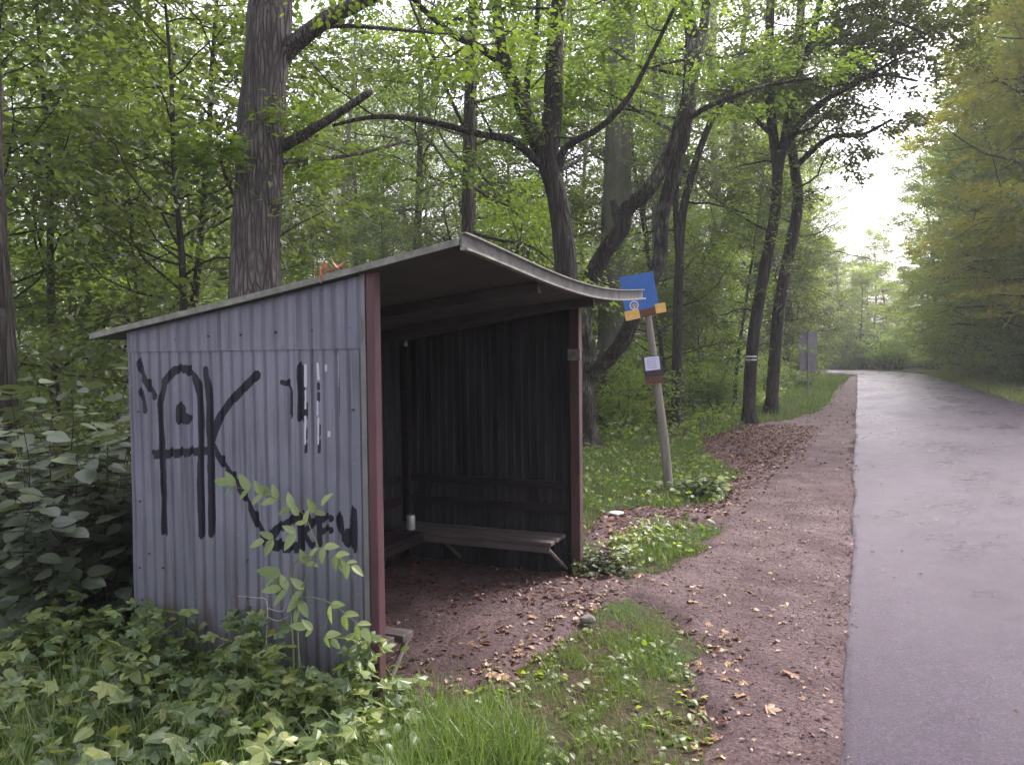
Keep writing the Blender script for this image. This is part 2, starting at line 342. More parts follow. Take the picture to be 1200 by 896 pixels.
# bare earth path
m, nt = newmat('trodden_earth')
n1 = noise(nt, 2.2, 5); n2 = noise(nt, 38, 7, rough=.7); n3 = noise(nt, 9, 5)
c = ramp(nt, n2, [(.30, (.030, .014, .014)), (.5, (.108, .062, .060)), (.68, (.205, .138, .136))])
c = mixc(nt, ramp(nt, n1, [(.35, (0, 0, 0)), (.65, (.75, .75, .75))]), c, (.060, .032, .033))
c = mixc(nt, ramp(nt, n3, [(.55, (0, 0, 0)), (.75, (.5, .5, .5))]), c, (.040, .028, .026))
princ(nt, c, ramp(nt, n1, [(.3, (.62,) * 3), (.7, (.85,) * 3)]), 0, math_(nt, 'ADD', n2, math_(nt, 'MULTIPLY', n3, 1.5)), .022, .4); M['earth'] = m
v, f = grid(axis(-3.6, 0, -3.6, 0, .035, 1), axis(-3, 62, 2, 9, .035, .5), lambda X, Y: gz(X, Y) + np.clip(bare(X, Y), -.1, .1) * .3 + .0015 * np.sin(X * 31 + 2 * np.sin(Y * 13)) * np.sin(Y * 27 + 3 * np.sin(X * 7)), lambda X, Y: bare(X, Y) > -.06)
g_ = MB(); g_.add(v, f); tag(g_.build('footpath', M['earth'], smooth=True), kind='structure')
# road
m, nt = newmat('wet_asphalt')
n1 = noise(nt, .55, 5, sx=(1, .45, 1)); n2 = noise(nt, 75, 6, rough=.85); n3 = noise(nt, 3.5, 5)
c = ramp(nt, n2, [(.34, (.010, .006, .012)), (.52, (.058, .036, .064)), (.66, (.21, .16, .22))])
c = mixc(nt, ramp(nt, n3, [(.45, (0, 0, 0)), (.7, (.5, .5, .5))]), c, (.050, .036, .050))
rg = ramp(nt, math_(nt, 'ADD', math_(nt, 'MULTIPLY', n1, .7), math_(nt, 'MULTIPLY', n3, .3)), [(.38, (.22,) * 3), (.50, (.36,) * 3), (.62, (.50,) * 3)])
vo = nt.nodes.new('ShaderNodeTexVoronoi'); vo.feature = 'DISTANCE_TO_EDGE'; vo.inputs['Scale'].default_value = .9
tc = nt.nodes.new('ShaderNodeTexCoord'); ad = nt.nodes.new('ShaderNodeVectorMath'); ad.operation = 'ADD'
nn = nt.nodes.new('ShaderNodeTexNoise'); nn.inputs['Scale'].default_value = 3; nt.links.new(tc.outputs['Object'], nn.inputs[0])
nt.links.new(tc.outputs['Object'], ad.inputs[0]); nt.links.new(nn.outputs[1], ad.inputs[1]); nt.links.new(ad.outputs[0], vo.inputs[0])
crk = ramp(nt, vo.outputs[0], [(.0, (1, 1, 1)), (.012, (0, 0, 0))])
crk = mixc(nt, 1.0, crk, ramp(nt, n1, [(.5, (0, 0, 0)), (.6, (.8, .8, .8))]), 'MULTIPLY')
c = mixc(nt, crk, c, (.03, .027, .03))
princ(nt, c, rg, 0, n2, .010, .62); M['asphalt'] = m
ys = np.concatenate([np.arange(-8, 14, .06), np.arange(14, 62, .5), np.arange(62, 112, 1.0)])
us = np.array([0, .02, .06, .15, .4, .8, 1.3, 1.9, 2.4, 2.9, 3.5, 4.0, 4.4, 4.65, 4.72, 4.76])
U, Y = np.meshgrid(us, ys, indexing='ij')
ed = .020 * np.sin(Y * 1.3 + 2 * np.sin(Y * .7)) + .006 * np.sin(Y * 17 + 3 * np.sin(Y * 5)) + .003 * np.sin(Y * 41)
X = U - .06 + roadc(Y) + np.where(U < .1, ed, 0) - np.where(U > 4.6, ed * 1.5, 0)
Z = .035 - .045 * ((U - 2.4) / 2.4) ** 2 * .4 + .003 * np.sin(Y * .9 + U)
Z -= .015; Z[0] = -.04; Z[1] = .006; Z[-1] = -.06
n_, m_ = X.shape; i = np.arange(n_ - 1)[:, None] * m_; j = np.arange(m_ - 1)[None]
f = np.stack([i + j, i + m_ + j, i + m_ + j + 1, i + j + 1], -1).reshape(-1, 4)
g_ = MB(); g_.add(np.stack([X, Y, Z], -1).reshape(-1, 3), f); tag(g_.build('road', M['asphalt'], smooth=True), kind='structure')

# ------------------------------------------------------------------ trees
def spray_leaves(mb, C, Dr, n, L, size, T, g, flat=.07, tilt=.4, mi=0):
    M_ = len(C); u = g.random((M_, n)) ** .8 * L; v = g.normal(size=(M_, n)) * L * .28
    Dh = nrm(Dr * np.array([1, 1, .5])); S_ = nrm(np.cross(Dh, np.array([0, 0, 1.0]))); 
    P = C[:, None] + Dh[:, None] * u[..., None] + S_[:, None] * v[..., None]
    P[..., 2] += g.normal(size=(M_, n)) * flat - .25 * (u * u) / max(L, .1) * g.random((M_, 1))
    sg = np.sign(v)[..., None] * .8
    f = Dh[:, None] + S_[:, None] * sg + g.normal(size=P.shape) * .35; f[..., 2] -= .25
    nn = np.stack([g.normal(size=(M_, n)) * tilt, g.normal(size=(M_, n)) * tilt, np.ones((M_, n))], -1)
    P = P.reshape(-1, 3)
    cl = np.clip(np.repeat(g.random(M_), n) * .55 + g.random(M_ * n) * .45, 0, 1)
    scatter(mb, T, P, frames(f.reshape(-1, 3), nn.reshape(-1, 3)), size * (.7 + .6 * g.random(len(P))), mi, cl, g)
def limb(p, d, L, g, k=5, wand=.22, grav=.0):
    P = [np.array(p, float)]; d = nrm(np.array(d, float))
    for i in range(k):
        d = nrm(d + g.normal(size=3) * wand + np.array([0, 0, grav])); P.append(P[-1] + d * L / k)
    return np.array(P)
def grow(wood, leaf, p, d, L, r, g, sub=5, spl=2, nl=40, SL=.8, size=.14, T=T_DIA, grav=.03, seg=5, wood_sub=True, flat=.07, tilt=.4):
    P = limb(p, d, L, g, 6, .2, grav); wood.add(*tube(P, np.linspace(r, r * .3, 7), seg))
    C = []; Dr = []
    for s in range(sub):
        t = .3 + .7 * (s + g.random() * .6) / sub; i = min(int(t * 6), 5); q = P[i] + (P[i + 1] - P[i]) * (t * 6 - i if t < 1 else 1)
        dd = nrm(P[i + 1] - P[i]); sd = nrm(np.cross(dd, [0, 0, 1.0]) * (1 if s % 2 else -1) + dd * .7 + g.normal(size=3) * .3)
        l2 = L * (.22 + .25 * g.random()) * (1.15 - .4 * t)
        B = limb(q, sd, l2, g, 3, .25, .0)
        if wood_sub: wood.add(*tube(B, np.linspace(r * .35, r * .1, 4), 3))
        for k in range(spl): C.append(B[3 - (k % 3)]); Dr.append(nrm(sd + g.normal(size=3) * .5))
    C.append(P[-1]); Dr.append(nrm(P[-1] - P[-2]))
    spray_leaves(leaf, np.array(C), np.array(Dr), nl, SL, size, T, g, flat, tilt)
def tree_mesh(seed, H, r0, clear, spread, nl_limb, bark, leafm, nl=40, SL=.9, size=.115, T=T_DIA, lean=.03, spl=2, sub=5):
    g = np.random.default_rng(seed); w = MB(); lf = MB()
    P = limb((0, 0, -.2), (g.normal() * lean, g.normal() * lean, 1), H, g, 14, .035, .03)
    rr = r0 * (1 - .85 * np.linspace(0, 1, 15)); rr[0] *= 1.5; rr[1] *= 1.06
    Ps = smooth_path(P, 2); rs = np.interp(np.linspace(0, 1, len(Ps)), np.linspace(0, 1, 15), rr)
    w.add(*tube(Ps, rs, 10, rough=.04, g=g))
    for i in range(nl_limb):
        t = clear + (1 - clear) * (i + g.random() * .8) / nl_limb; t = min(t, .99); k = t * 14; a = int(k); q = P[a] + (P[a + 1] - P[a]) * (k - a)
        az = i * 2.4 + g.normal() * .4; fr = (t - clear) / (1 - clear)
        L = spread * (1 - .65 * fr ** 1.5) * (.65 + .6 * g.random()) * (.6 + .4 * min(1, fr * 4))
        el = .15 + .7 * fr + g.normal() * .15
        grow(w, lf, q, (math.cos(az), math.sin(az), el), L, r0 * (.32 - .2 * fr), g, sub, spl, nl, SL, size, T)
    return w.mesh('trunk', bark, True), lf.mesh('crown', leafm)
TALL = [tree_mesh(11, 21, .21, .26, 4.2, 34, M['bark'], M['leaf'], 46),
        tree_mesh(12, 19, .17, .30, 3.8, 32, M['bark_dark'], M['leaf'], 46),
        tree_mesh(13, 23, .25, .32, 4.8, 36, M['bark_beech'], M['leaf_bright'], 46),
        tree_mesh(14, 18, .14, .2, 3.4, 34, M['bark_pale'], M['leaf'], 46),
        tree_mesh(15, 20, .2, .14, 4.6, 44, M['bark'], M['leaf_dark'], 46)]
EDGE = [tree_mesh(31, 17, .2, .05, 4.4, 60, M['bark'], M['leaf_edge'], 62, 1.0, .135),
        tree_mesh(32, 15, .18, .04, 4.0, 56, M['bark_dark'], M['leaf_edge'], 62, 1.0, .135)]
UND = [tree_mesh(21, 5.2, .045, .12, 1.9, 26, M['bark_dark'], M['leaf'], 42, .55, .08, T_OVA, .08, 2, 4),
       tree_mesh(22, 7.0, .055, .15, 2.3, 30, M['bark'], M['leaf_bright'], 42, .6, .085, T_OVA, .08, 2, 4),
       tree_mesh(23, 4.0, .035, .08, 1.6, 22, M['bark_dark'], M['leaf'], 42, .5, .10, T_OVA, .1, 2, 4),
       tree_mesh(24, 8.0, .07, .18, 2.6, 30, M['bark_dark'], M['leaf_dark'], 42, .65, .09, T_OVA, .08, 2, 4)]
def bush_mesh(seed, r, h, leafm, size=.09, n=90, nl=30, T=T_OVA):
    g = np.random.default_rng(seed); w = MB(); lf = MB()
    for i in range(n // 6):
        az = g.random() * 6.28; a = g.random() * .9
        P = limb((g.normal() * r * .25, g.normal() * r * .25, -.05), (math.cos(az) * a, math.sin(az) * a, 1), h * (.6 + .5 * g.random()), g, 5, .15, 0)
        w.add(*tube(P, np.linspace(.014, .004, 6), 4))
        for k in range(2, 6):
            C = P[k] + g.normal(size=(2, 3)) * r * .12; Dr = nrm(np.column_stack([g.normal(size=(2, 2)), g.normal(size=2) * .3]))
            spray_leaves(lf, C, Dr, nl, .38 * r + .1, size, T, g, .08, .5)
    return w.mesh('stem', M['bark_dark'], True), lf.mesh('foliage', leafm)
BUSH = [bush_mesh(41, 1.1, 1.7, M['leaf'], .09), bush_mesh(42, 1.4, 2.2, M['leaf_bright'], .10, 110), bush_mesh(43, .9, 1.1, M['leaf_bright'], .08), bush_mesh(44, 1.2, 1.8, M['leaf_dark'], .10, 100)]
def place(pair, name, names, x, y, label, cat, group, rz=None, sc=1, sz=None):
    e = empty(name, (x, y, zpt(x, y)), label, cat, group, random.random() * 6.28 if rz is None else rz, sc)
    if sz: e.scale.z = sz
    for me, nm in zip(pair, names):
        obj(nm, me, e)
    return e

# named trees, each from its own stem lines
def hero(name, stems, bark, leafm, label, seed=1, nl=46, size=.072, sprays=None, T=T_OVA, cat='tree', rough=.05):
    """stems: list of (points [(px,py,depth)], radius px at start, radius px at end, leafy branches, branch length)"""
    g = np.random.default_rng(seed); w = MB(); lf = MB(); base = None
    for (pts, r0, r1, nb, bl) in stems:
        P = np.array([D(a, b, c) for a, b, c in pts]); dp = np.mean([c for _, _, c in pts])
        if base is None: base = Vector((P[0][0], P[0][1], zpt(P[0][0], P[0][1])))
        P = smooth_path(P, 5); P = P - np.array(base)
        r = np.linspace(r0, r1, len(P)) * dp / F
        if base is not None and abs(P[0][2]) < .4: r[:2] *= np.array([1.45, 1.18])
        w.add(*tube(P, r, 14, rough=rough, g=g))
        t0 = .25 if nb > 0 else .7; nb = abs(nb)
        for b in range(nb):
            t = t0 + (1 - t0) * (b + g.random() * .7) / max(nb, 1); k = min(int(t * (len(P) - 1)), len(P) - 2)
            az = g.random() * 6.28
            grow(w, lf, P[k], (math.cos(az), math.sin(az), .25 + g.normal() * .2), bl * (.6 + .7 * g.random()), min(max(r[k] * .35, .012), .032), g, 5, 2, nl, bl * .25 + .15, size, T)
    if sprays:                                          # extra boughs: (px,py,depth, direction, length)
        for (a, b, c, dx, dy, dz, L) in sprays:
            p = np.array(D(a, b, c)) - np.array(base); grow(w, lf, p, (dx, dy, dz), L, .03, g, 6, 3, nl, L * .25 + .15, size, T)
    e = empty(name, base, label, cat); obj('trunk', w.mesh('trunk', bark, True), e)
    if lf.v: obj('crown', lf.mesh('crown', leafm), e)
    return e
def gd(px, py): p = G(px, py, -.03); return (p - CAM).dot(AX)

hero('oak_tree', [([(299, 560, 7.6), (297, 420, 7.6), (299, 330, 7.6), (303, 230, 7.6), (309, 120, 7.6), (318, 0, 7.6), (326, -160, 7.8), (330, -420, 8.0)], 31.5, 23, 0, 3),
      ([(327, 70, 7.6), (350, 48, 7.5), (385, 22, 7.3), (420, 5, 7.1), (470, -22, 6.9), (540, -60, 6.6)], 11.5, 5, 2, 1.6),
      ([(330, 172, 7.6), (352, 160, 7.4), (385, 140, 7.1), (428, 112, 6.8), (435, 108, 6.8)], 7.5, 2.6, 0, 0),
      ([(330, 190, 7.6), (360, 187, 7.8), (410, 182, 8.1), (480, 165, 8.5)], 3.5, 1.5, 2, .9),
      ([(285, 245, 7.6), (272, 225, 7.5), (262, 200, 7.4), (255, 170, 7.3)], 3, 1.2, 1, .5),
      ([(326, -160, 7.8), (260, -230, 7.4), (180, -300, 7)], 14, 6, 4, 2.0),
      ([(328, -200, 7.8), (420, -300, 8.6), (520, -420, 9)], 14, 6, 5, 2.2)],
     M['bark_oak'], M['leaf'], 'thick straight trunk with furrowed grey bark and a dead stub branch', 51)
hero('forked_tree', [([(668, 505, 10.5), (670, 420, 10.5), (664, 318, 10.5), (655, 240, 10.5), (640, 186, 10.5)], 14, 12, 0, 0),
      ([(640, 186, 10.5), (622, 150, 10.4), (606, 108, 10.3), (592, 75, 10.2), (583, 20, 10.2), (575, -90, 10.2), (560, -260, 10)], 11, 4, -6, 2.2),
      ([(641, 190, 10.5), (648, 130, 10.6), (650, 60, 10.8), (655, 0, 11), (668, -120, 11.2), (690, -300, 11.5)], 12.5, 6, -6, 2.4),
      ([(636, 195, 10.5), (600, 165, 10.2), (560, 157, 9.9), (500, 142, 9.6), (440, 137, 9.2), (390, 147, 9)], 5.5, 1.8, 3, 1.2),
      ([(656, 195, 10.5), (664, 172, 10.4), (705, 148, 10.2), (738, 112, 10), (768, 55, 9.8), (790, 10, 9.6)], 5, 1.8, 3, 1.1),
      ([(618, 140, 10.4), (618, 90, 10.6), (628, 40, 10.8), (632, -30, 11)], 4, 2.5, 2, 1.2),
      ([(655, 200, 10.5), (680, 185, 10.9), (700, 160, 11.3)], 2.5, 1, 1, .6),
      ([(590, 75, 10.2), (560, 55, 10), (530, 40, 9.8), (490, 5, 9.6), (470, -20, 9.5)], 5, 2.5, 3, 1.1)],
     M['bark_dark'], M['leaf'], 'dark slender tree forking into two stems above the middle of the shelter roof', 52)
hero('slim_tree', [([(545, 500, 12.5), (547, 380, 12.5), (548, 270, 12.5), (549, 180, 12.5), (551, 80, 12.5), (556, -40, 12.5), (560, -260, 12.5)], 8.5, 5, 9, 2.0),
      ([(550, 160, 12.5), (530, 120, 12.2), (505, 60, 12), (480, 0, 12)], 2.5, 1.5, 2, 1.0)],
     M['bark'], M['leaf_bright'], 'straight slim trunk seen left of the highest corner of the shelter roof', 53)
cb = gd(690, 527)
hero('crooked_tree', [([(690, 527, cb), (684, 470, cb), (688, 420, cb), (683, 385, cb - .1), (690, 335, cb - .2), (708, 296, cb - .4), (728, 268, cb - .5), (733, 246, cb - .5), (756, 226, cb - .6), (776, 196, cb - .6), (795, 150, cb - .5), (812, 90, cb - .4), (826, 20, cb - .2), (836, -80, cb)], 12, 5.5, -4, 2.1),
      ([(688, 440, cb), (708, 425, cb - .3), (730, 398, cb - .5), (748, 356, cb - .6), (762, 330, cb - .6), (774, 300, cb - .6), (777, 250, cb - .6), (790, 200, cb - .6), (806, 130, cb - .5), (812, 60, cb - .3), (800, -40, cb), (790, -200, cb)], 8.5, 6.5, -5, 2.3),
      ([(728, 268, cb - .5), (722, 250, cb - .3), (718, 236, cb - .2)], 7, 3.5, 0, 0),
      ([(800, 143, cb - .5), (840, 120, cb - .8), (900, 100, cb - 1.1), (950, 92, cb - 1.4)], 3.5, 1.4, 4, 1.3)],
     M['bark_lichen'], M['leaf'], 'twisted lichen-spotted tree with two bent stems just behind the far post of the shelter', 54, rough=.11)
tb = gd(714, 502)
hero('beech_tree', [([(714, 502, tb), (716, 430, tb), (719, 330, tb), (723, 220, tb), (727, 110, tb), (730, 0, tb), (734, -200, tb)], 18, 14, 8, 3.2)],
     M['bark_beech'], M['leaf_bright'], 'thick smooth grey-green trunk standing left of the leaning bus stop pole', 55, size=.09)
tb = gd(792, 500)
hero('thin_tree', [([(792, 500, tb), (793, 420, tb), (795, 330, tb), (800, 250, tb), (815, 190, tb), (832, 145, tb), (846, 120, tb)], 6, 3, 4, 1.5),
                   ([(796, 310, tb), (792, 240, tb), (800, 150, tb), (806, 40, tb)], 3.5, 2.5, 4, 1.4)],
     M['bark_dark'], M['leaf'], 'thin dark tree with a bending top right behind the leaning bus stop pole', 56)
hero('pale_tree', [([(843, 452, 33), (843, 380, 33), (841, 300, 33), (838, 210, 33), (836, 100, 33), (836, 0, 33)], 5.5, 4, 5, 3)],
     M['bark_pale'], M['leaf_bright'], 'pale smooth trunk between the bus stop pole and the dark roadside pair', 57, size=.15)
ta = gd(878, 495)
pa = hero('roadside_tree', [([(878, 495, ta), (879, 440, ta), (885, 380, ta), (897, 310, ta), (908, 250, ta), (911, 200, ta), (905, 150, ta), (900, 90, ta), (903, 0, ta), (906, -160, ta)], 7.6, 4.5, 7, 2.6),
      ([(910, 215, ta), (918, 170, ta), (930, 110, ta), (950, 50, ta), (965, -20, ta - 1), (975, -100, ta - 2)], 5.5, 3, 7, 2.4),
      ([(907, 160, ta), (860, 120, ta - .4), (820, 126, ta - .8)], 3, 1.3, 3, 1.3),
      ([(950, 50, ta - .2), (985, 25, ta - 1.2), (1030, 20, ta - 2.4), (1085, 40, ta - 3.6)], 3, 1.2, 10, 1.5), ([(965, -20, ta - 1), (1010, -30, ta - 2), (1070, -10, ta - 3.4)], 3, 1.2, 9, 1.7),
      ([(916, 180, ta), (950, 130, ta - .8), (1000, 100, ta - 1.6), (1050, 70, ta - 2.4)], 4, 1.5, 6, 1.9)],
     M['bark_dark'], M['leaf_dark'], 'dark trunk at the footpath edge with a white painted trail mark', 58, size=.10, nl=46)
tb = gd(904, 485)
hero('roadside_tree', [([(904, 485, tb), (907, 430, tb), (913, 360, tb), (924, 300, tb), (935, 240, tb), (931, 195, tb), (926, 150, tb), (934, 80, tb), (940, -20, tb), (946, -160, tb)], 7.2, 4.5, 8, 2.6),
      ([(929, 200, tb), (950, 178, tb - 1), (975, 160, tb - 2), (1010, 158, tb - 3), (1045, 140, tb - 4)], 4, 1.3, 5, 1.4),
      ([(926, 160, tb), (945, 140, tb - .5), (985, 105, tb - 1.5), (1030, 88, tb - 2.5), (1075, 95, tb - 3.5)], 3.5, 1.3, 12, 1.6), ([(934, 80, tb), (975, 50, tb - 1.5), (1030, 60, tb - 3), (1070, 62, tb - 4)], 3, 1.2, 9, 1.6)],
     M['bark_dark'], M['leaf_dark'], 'unmarked dark trunk right behind the tree that bears the white trail mark', 59, size=.10, nl=46)
# trail mark wrapped round the first trunk
c0 = np.array(D(880.5, 420, ta)); mk = MB()
tw = nrm(np.array([CAM.x - c0[0], CAM.y - c0[1], 0])); sd = np.cross(tw, [0, 0, 1.0]); rr = 7.8 * ta / F
for k, (z0, z1) in enumerate(((.035, .068), (-.045, -.012))):
    V = []
    for a in np.linspace(-.75, .75, 9):
        for z in (z0, z1): V.append(c0 + (tw * math.cos(a) + sd * math.sin(a)) * rr * 1.12 + np.array([0, 0, z]))
    mk.add(np.array(V) - np.array(pa.location), [[2 * i, 2 * i + 1, 2 * i + 3, 2 * i + 2] for i in range(8)])
o = mk.build('trail_mark', M['white'], pa); s = o.modifiers.new('s', 'SOLIDIFY'); s.thickness = .004

# the wood itself
pts = []
def ok(x, y, dmin):
    if any((x - a) ** 2 + (y - b) ** 2 < dmin * dmin for a, b in pts): return False
    return True
def fill(n, xr, yr, kinds, names, dmin, label, cat, group, oname, sc=(.85, 1.2), cond=None):
    c = 0; tries = 0
    while c < n and tries < n * 60:
        tries += 1; x = random.uniform(*xr); y = random.uniform(*yr)
        if cond and not cond(x, y): continue
        if not ok(x, y, dmin): continue
        pts.append((x, y)); place(random.choice(kinds), oname, names, x, y, label, cat, group, sc=random.uniform(*sc)); c += 1
    return c
TC = ('trunk', 'crown'); SF = ('stem', 'foliage')
vis = lambda x, y: x > -1.62 * y - 5 and x < -2.8 + roadc(y) * (y > 70)
def pxof(x, y): 
    d = Vector((x, y, 1.65)) - CAM; l = RM.transposed() @ d; return 600 + F * l.x / -l.z
for lab, grp, lo, hi, n, yr in (
    ('tall forest tree in the wood left of the thick oak trunk', 'trees left of the thick oak', -400, 270, 19, (9, 50)),
    ('tall forest tree in the wood behind the shelter, right of the thick oak', 'trees behind the shelter', 330, 690, 24, (15, 60)),
    ('tall forest tree in the wood between bus stop pole and dark roadside pair', 'trees behind the bus stop pole', 735, 870, 12, (24, 75)),
    ('tall forest tree far off on the left side of the road', 'trees lining the road on the left', 915, 1010, 14, (34, 85))):
    fill(n, (-60, -3.6), yr, TALL, TC, 2.3, lab, 'tree', grp, 'forest_tree', cond=lambda x, y: vis(x, y) and lo < pxof(x, y) < hi and (y > 12 or x < -8.5))
for lab, grp, lo, hi, n, yr in (
    ('leafy young tree of the undergrowth left of the thick oak trunk', 'saplings left of the thick oak', -250, 255, 20, (7.5, 28)),
    ('leafy young tree of the undergrowth behind the shelter', 'saplings behind the shelter', 330, 680, 20, (13, 36)),
    ('leafy young tree of the undergrowth behind the bus stop pole', 'saplings behind the bus stop pole', 735, 865, 14, (20, 45)),
    ('leafy young tree far off beside the left verge', 'saplings along the left verge', 915, 1000, 10, (30, 75))):
    fill(n, (-40, -3.4), yr, UND, TC, 1.3, lab, 'tree', grp, 'sapling', cond=lambda x, y: vis(x, y) and lo < pxof(x, y) < hi and (x < -5.5 or y > 9))
fill(22, (-70, -26), (30, 110), EDGE, TC, 3.2, 'distant tree closing the view deep in the wood', 'tree', 'distant trees deep in the wood', 'forest_tree', cond=lambda x, y: vis(x, y) and pxof(x, y) < 900)
# left side corridor
for k, (x, y, s_, l) in enumerate(((-5.6, 47, 1.0, 'nearest'), (-5.4, 57, 1.05, 'second'), (-6.6, 67, 1.1, 'third'), (-9.5, 77, 1.1, 'farthest'))):
    place(EDGE[k % 2], 'roadside_tree', TC, x, y, l + ' leafy tree beyond the grey sign backs, left of the road', 'tree', None, k * 1.7, s_)
# right of the road
cr = lambda x, y: x > 8.3 + roadc(y) and x < .3 * y + 3
fill(16, (8, 22), (38, 80), EDGE, TC, 2.6, 'bushy tree in the green wall on the right side of the road', 'tree', 'trees along the right side of the road', 'forest_tree', (.95, 1.25), cond=cr)
fill(8, (8, 20), (42, 85), TALL, TC, 2.2, 'tall tree in the second row on the right side of the road', 'tree', 'second row of trees on the right', 'forest_tree', (.95, 1.2), cond=cr)
fill(34, (-9, 20), (88, 120), EDGE, TC, 2.2, 'hazy tree standing where the road bends out of sight', 'tree', 'hazy trees at the end of the road', 'forest_tree', (.6, .95), cond=lambda x, y: not (roadc(y) - 3 < x < roadc(y) + 6.5))
YEL = tree_mesh(61, 15, .17, .2, 5.0, 44, M['bark'], M['leaf_yellow'], 62, 1.0, .15)
place(YEL, 'maple_tree', TC, 7.9, 35, 'tree with yellowing olive leaves leaning over the road at the upper right', 'tree', None, 2.0, 1.35)
for k, (x, y, s_, l) in enumerate(((8.3, 43, 1.2, 'nearest bushy green tree on the right side of the road, beside the yellowing one'), (7.9, 51, 1.15, 'second bushy green tree on the right side of the road'), (7.8, 60, 1.25, 'third bushy green tree on the right side of the road'), (7.2, 69, 1.2, 'fourth bushy green tree on the right side of the road'), (6.2, 79, 1.15, 'farthest bushy green tree on the right side of the road'))):
    place(EDGE[k % 2], 'roadside_tree', TC, x, y, l, 'tree', None, k * 1.3, s_)
b = 0
for x, y, s, k in ((7.2, 42, .8, 1), (7.8, 46, 1.0, 1), (7.4, 50, .7, 2), (7.9, 55, 1.0, 0), (7.5, 60, .8, 1), (7.9, 66, 1.1, 1), (7.2, 72, .9, 0), (8.4, 40, 1.1, 3)):
    place(BUSH[k], 'bush', SF, x, y, 'leafy bush on the grass verge at the right side of the road', 'bush', 'bushes on the right verge', sc=s)
for x, y, s, k, l in ((-4.3, 26, 1.0, 1, 'leafy bush right behind the dark roadside pair'), (-3.6, 36, 1.0, 0, 'leafy bush behind the grey sign backs'), (-4.4, 31, 1.1, 1, 'leafy bush to the left of the grey sign backs'),
    (-2.6, 41, .9, 2, 'leafy bush on the left verge just beyond the grey sign backs'), (-3.0, 50, 1.1, 1, 'farthest leafy bush on the left verge'),
    (-4.3, 19.5, .9, 3, 'dark bush between bus stop pole and marked trunk'), (-4.7, 16.5, .8, 1, 'bright green bush close behind the bus stop pole'), (-7.0, 15, .9, 3, 'dark bush between the smooth thick trunk and the pole'),
    (-3.9, 23.5, .7, 0, 'low bush filling the gap behind the two dark roadside trunks'), (-5.2, 18.2, .8, 2, 'low bright bush right of the thin bending tree'),
    (-5.6, 22, 1.1, 1, 'bright bush deep in the wood left of the marked trunk')):
    place(BUSH[k], 'bush', SF, x, y, l, 'bush', None, sc=s)
fill(30, (-26, -5.5), (8.5, 30), BUSH, SF, 1.0, 'low bush of the forest undergrowth behind the shelter', 'bush', 'low bushes in the wood', 'bush', (.7, 1.1), cond=lambda x, y: vis(x, y) and pxof(x, y) < 860 and not (650 < pxof(x, y) < 800 and y < 16))
place(YEL, 'maple_tree', TC, 8.6, 41.5, 'second yellowing tree on the right side of the road, behind the first', 'tree', None, .4, 1.3)
fill(26, (-9, 14), (84, 104), BUSH, SF, 1.0, 'hazy bush where the road bends out of sight', 'bush', 'hazy bushes at the end of the road', 'bush', (1.5, 2.6), cond=lambda x, y: not (roadc(y) - 1.5 < x < roadc(y) + 6.2))
for k, (x, y) in enumerate(((8.4, 2), (8.8, 8), (8.2, 14), (8.6, 20.5), (8.3, 27), (8.6, -5), (-6.0, -3.5), (-3.8, -8), (3.0, -14), (-9.5, 0.5))):  # unseen trees added to darken the shelter and the near road's reflection
    place((TALL + EDGE[:1])[k % 6], 'forest_tree', TC, x, y, 'forest tree added for shade beside the lane outside the picture', 'tree', 'trees beside and behind the camera', sc=1.05)
# young trees close to the camera on the left
NEAR = tree_mesh(71, 6.5, .06, .2, 2.1, 30, M['bark_dark'], M['leaf_olive'], 24, .6, .09, T_BRD, .1, 2, 4)
for x, y, rz, sc, l in ((-8.6, 5.6, 0, 1.0, 'dark-leaved young tree at the left edge of the wood'), (-7.3, 7.2, 2, 1.1, 'dark-leaved young tree just left of the thick oak trunk'), (-10.2, 7.6, 4, 1.25, 'tall dark-leaved young tree behind the broad-leaved shrubs')):
    place(NEAR, 'young_tree', TC, x, y, l, 'tree', 'dark young trees on the left', rz, sc)
tk = hero('old_tree', [([(-12, 640, 6.8), (0, 470, 6.8), (-2, 380, 6.8), (-10, 280, 6.8), (-16, 120, 6.8), (-20, -100, 6.8)], 20, 15, 0, 0)], M['bark_dark'], M['leaf_dark'], 'dark trunk cut by the left edge of the picture behind the shrubs', 77)

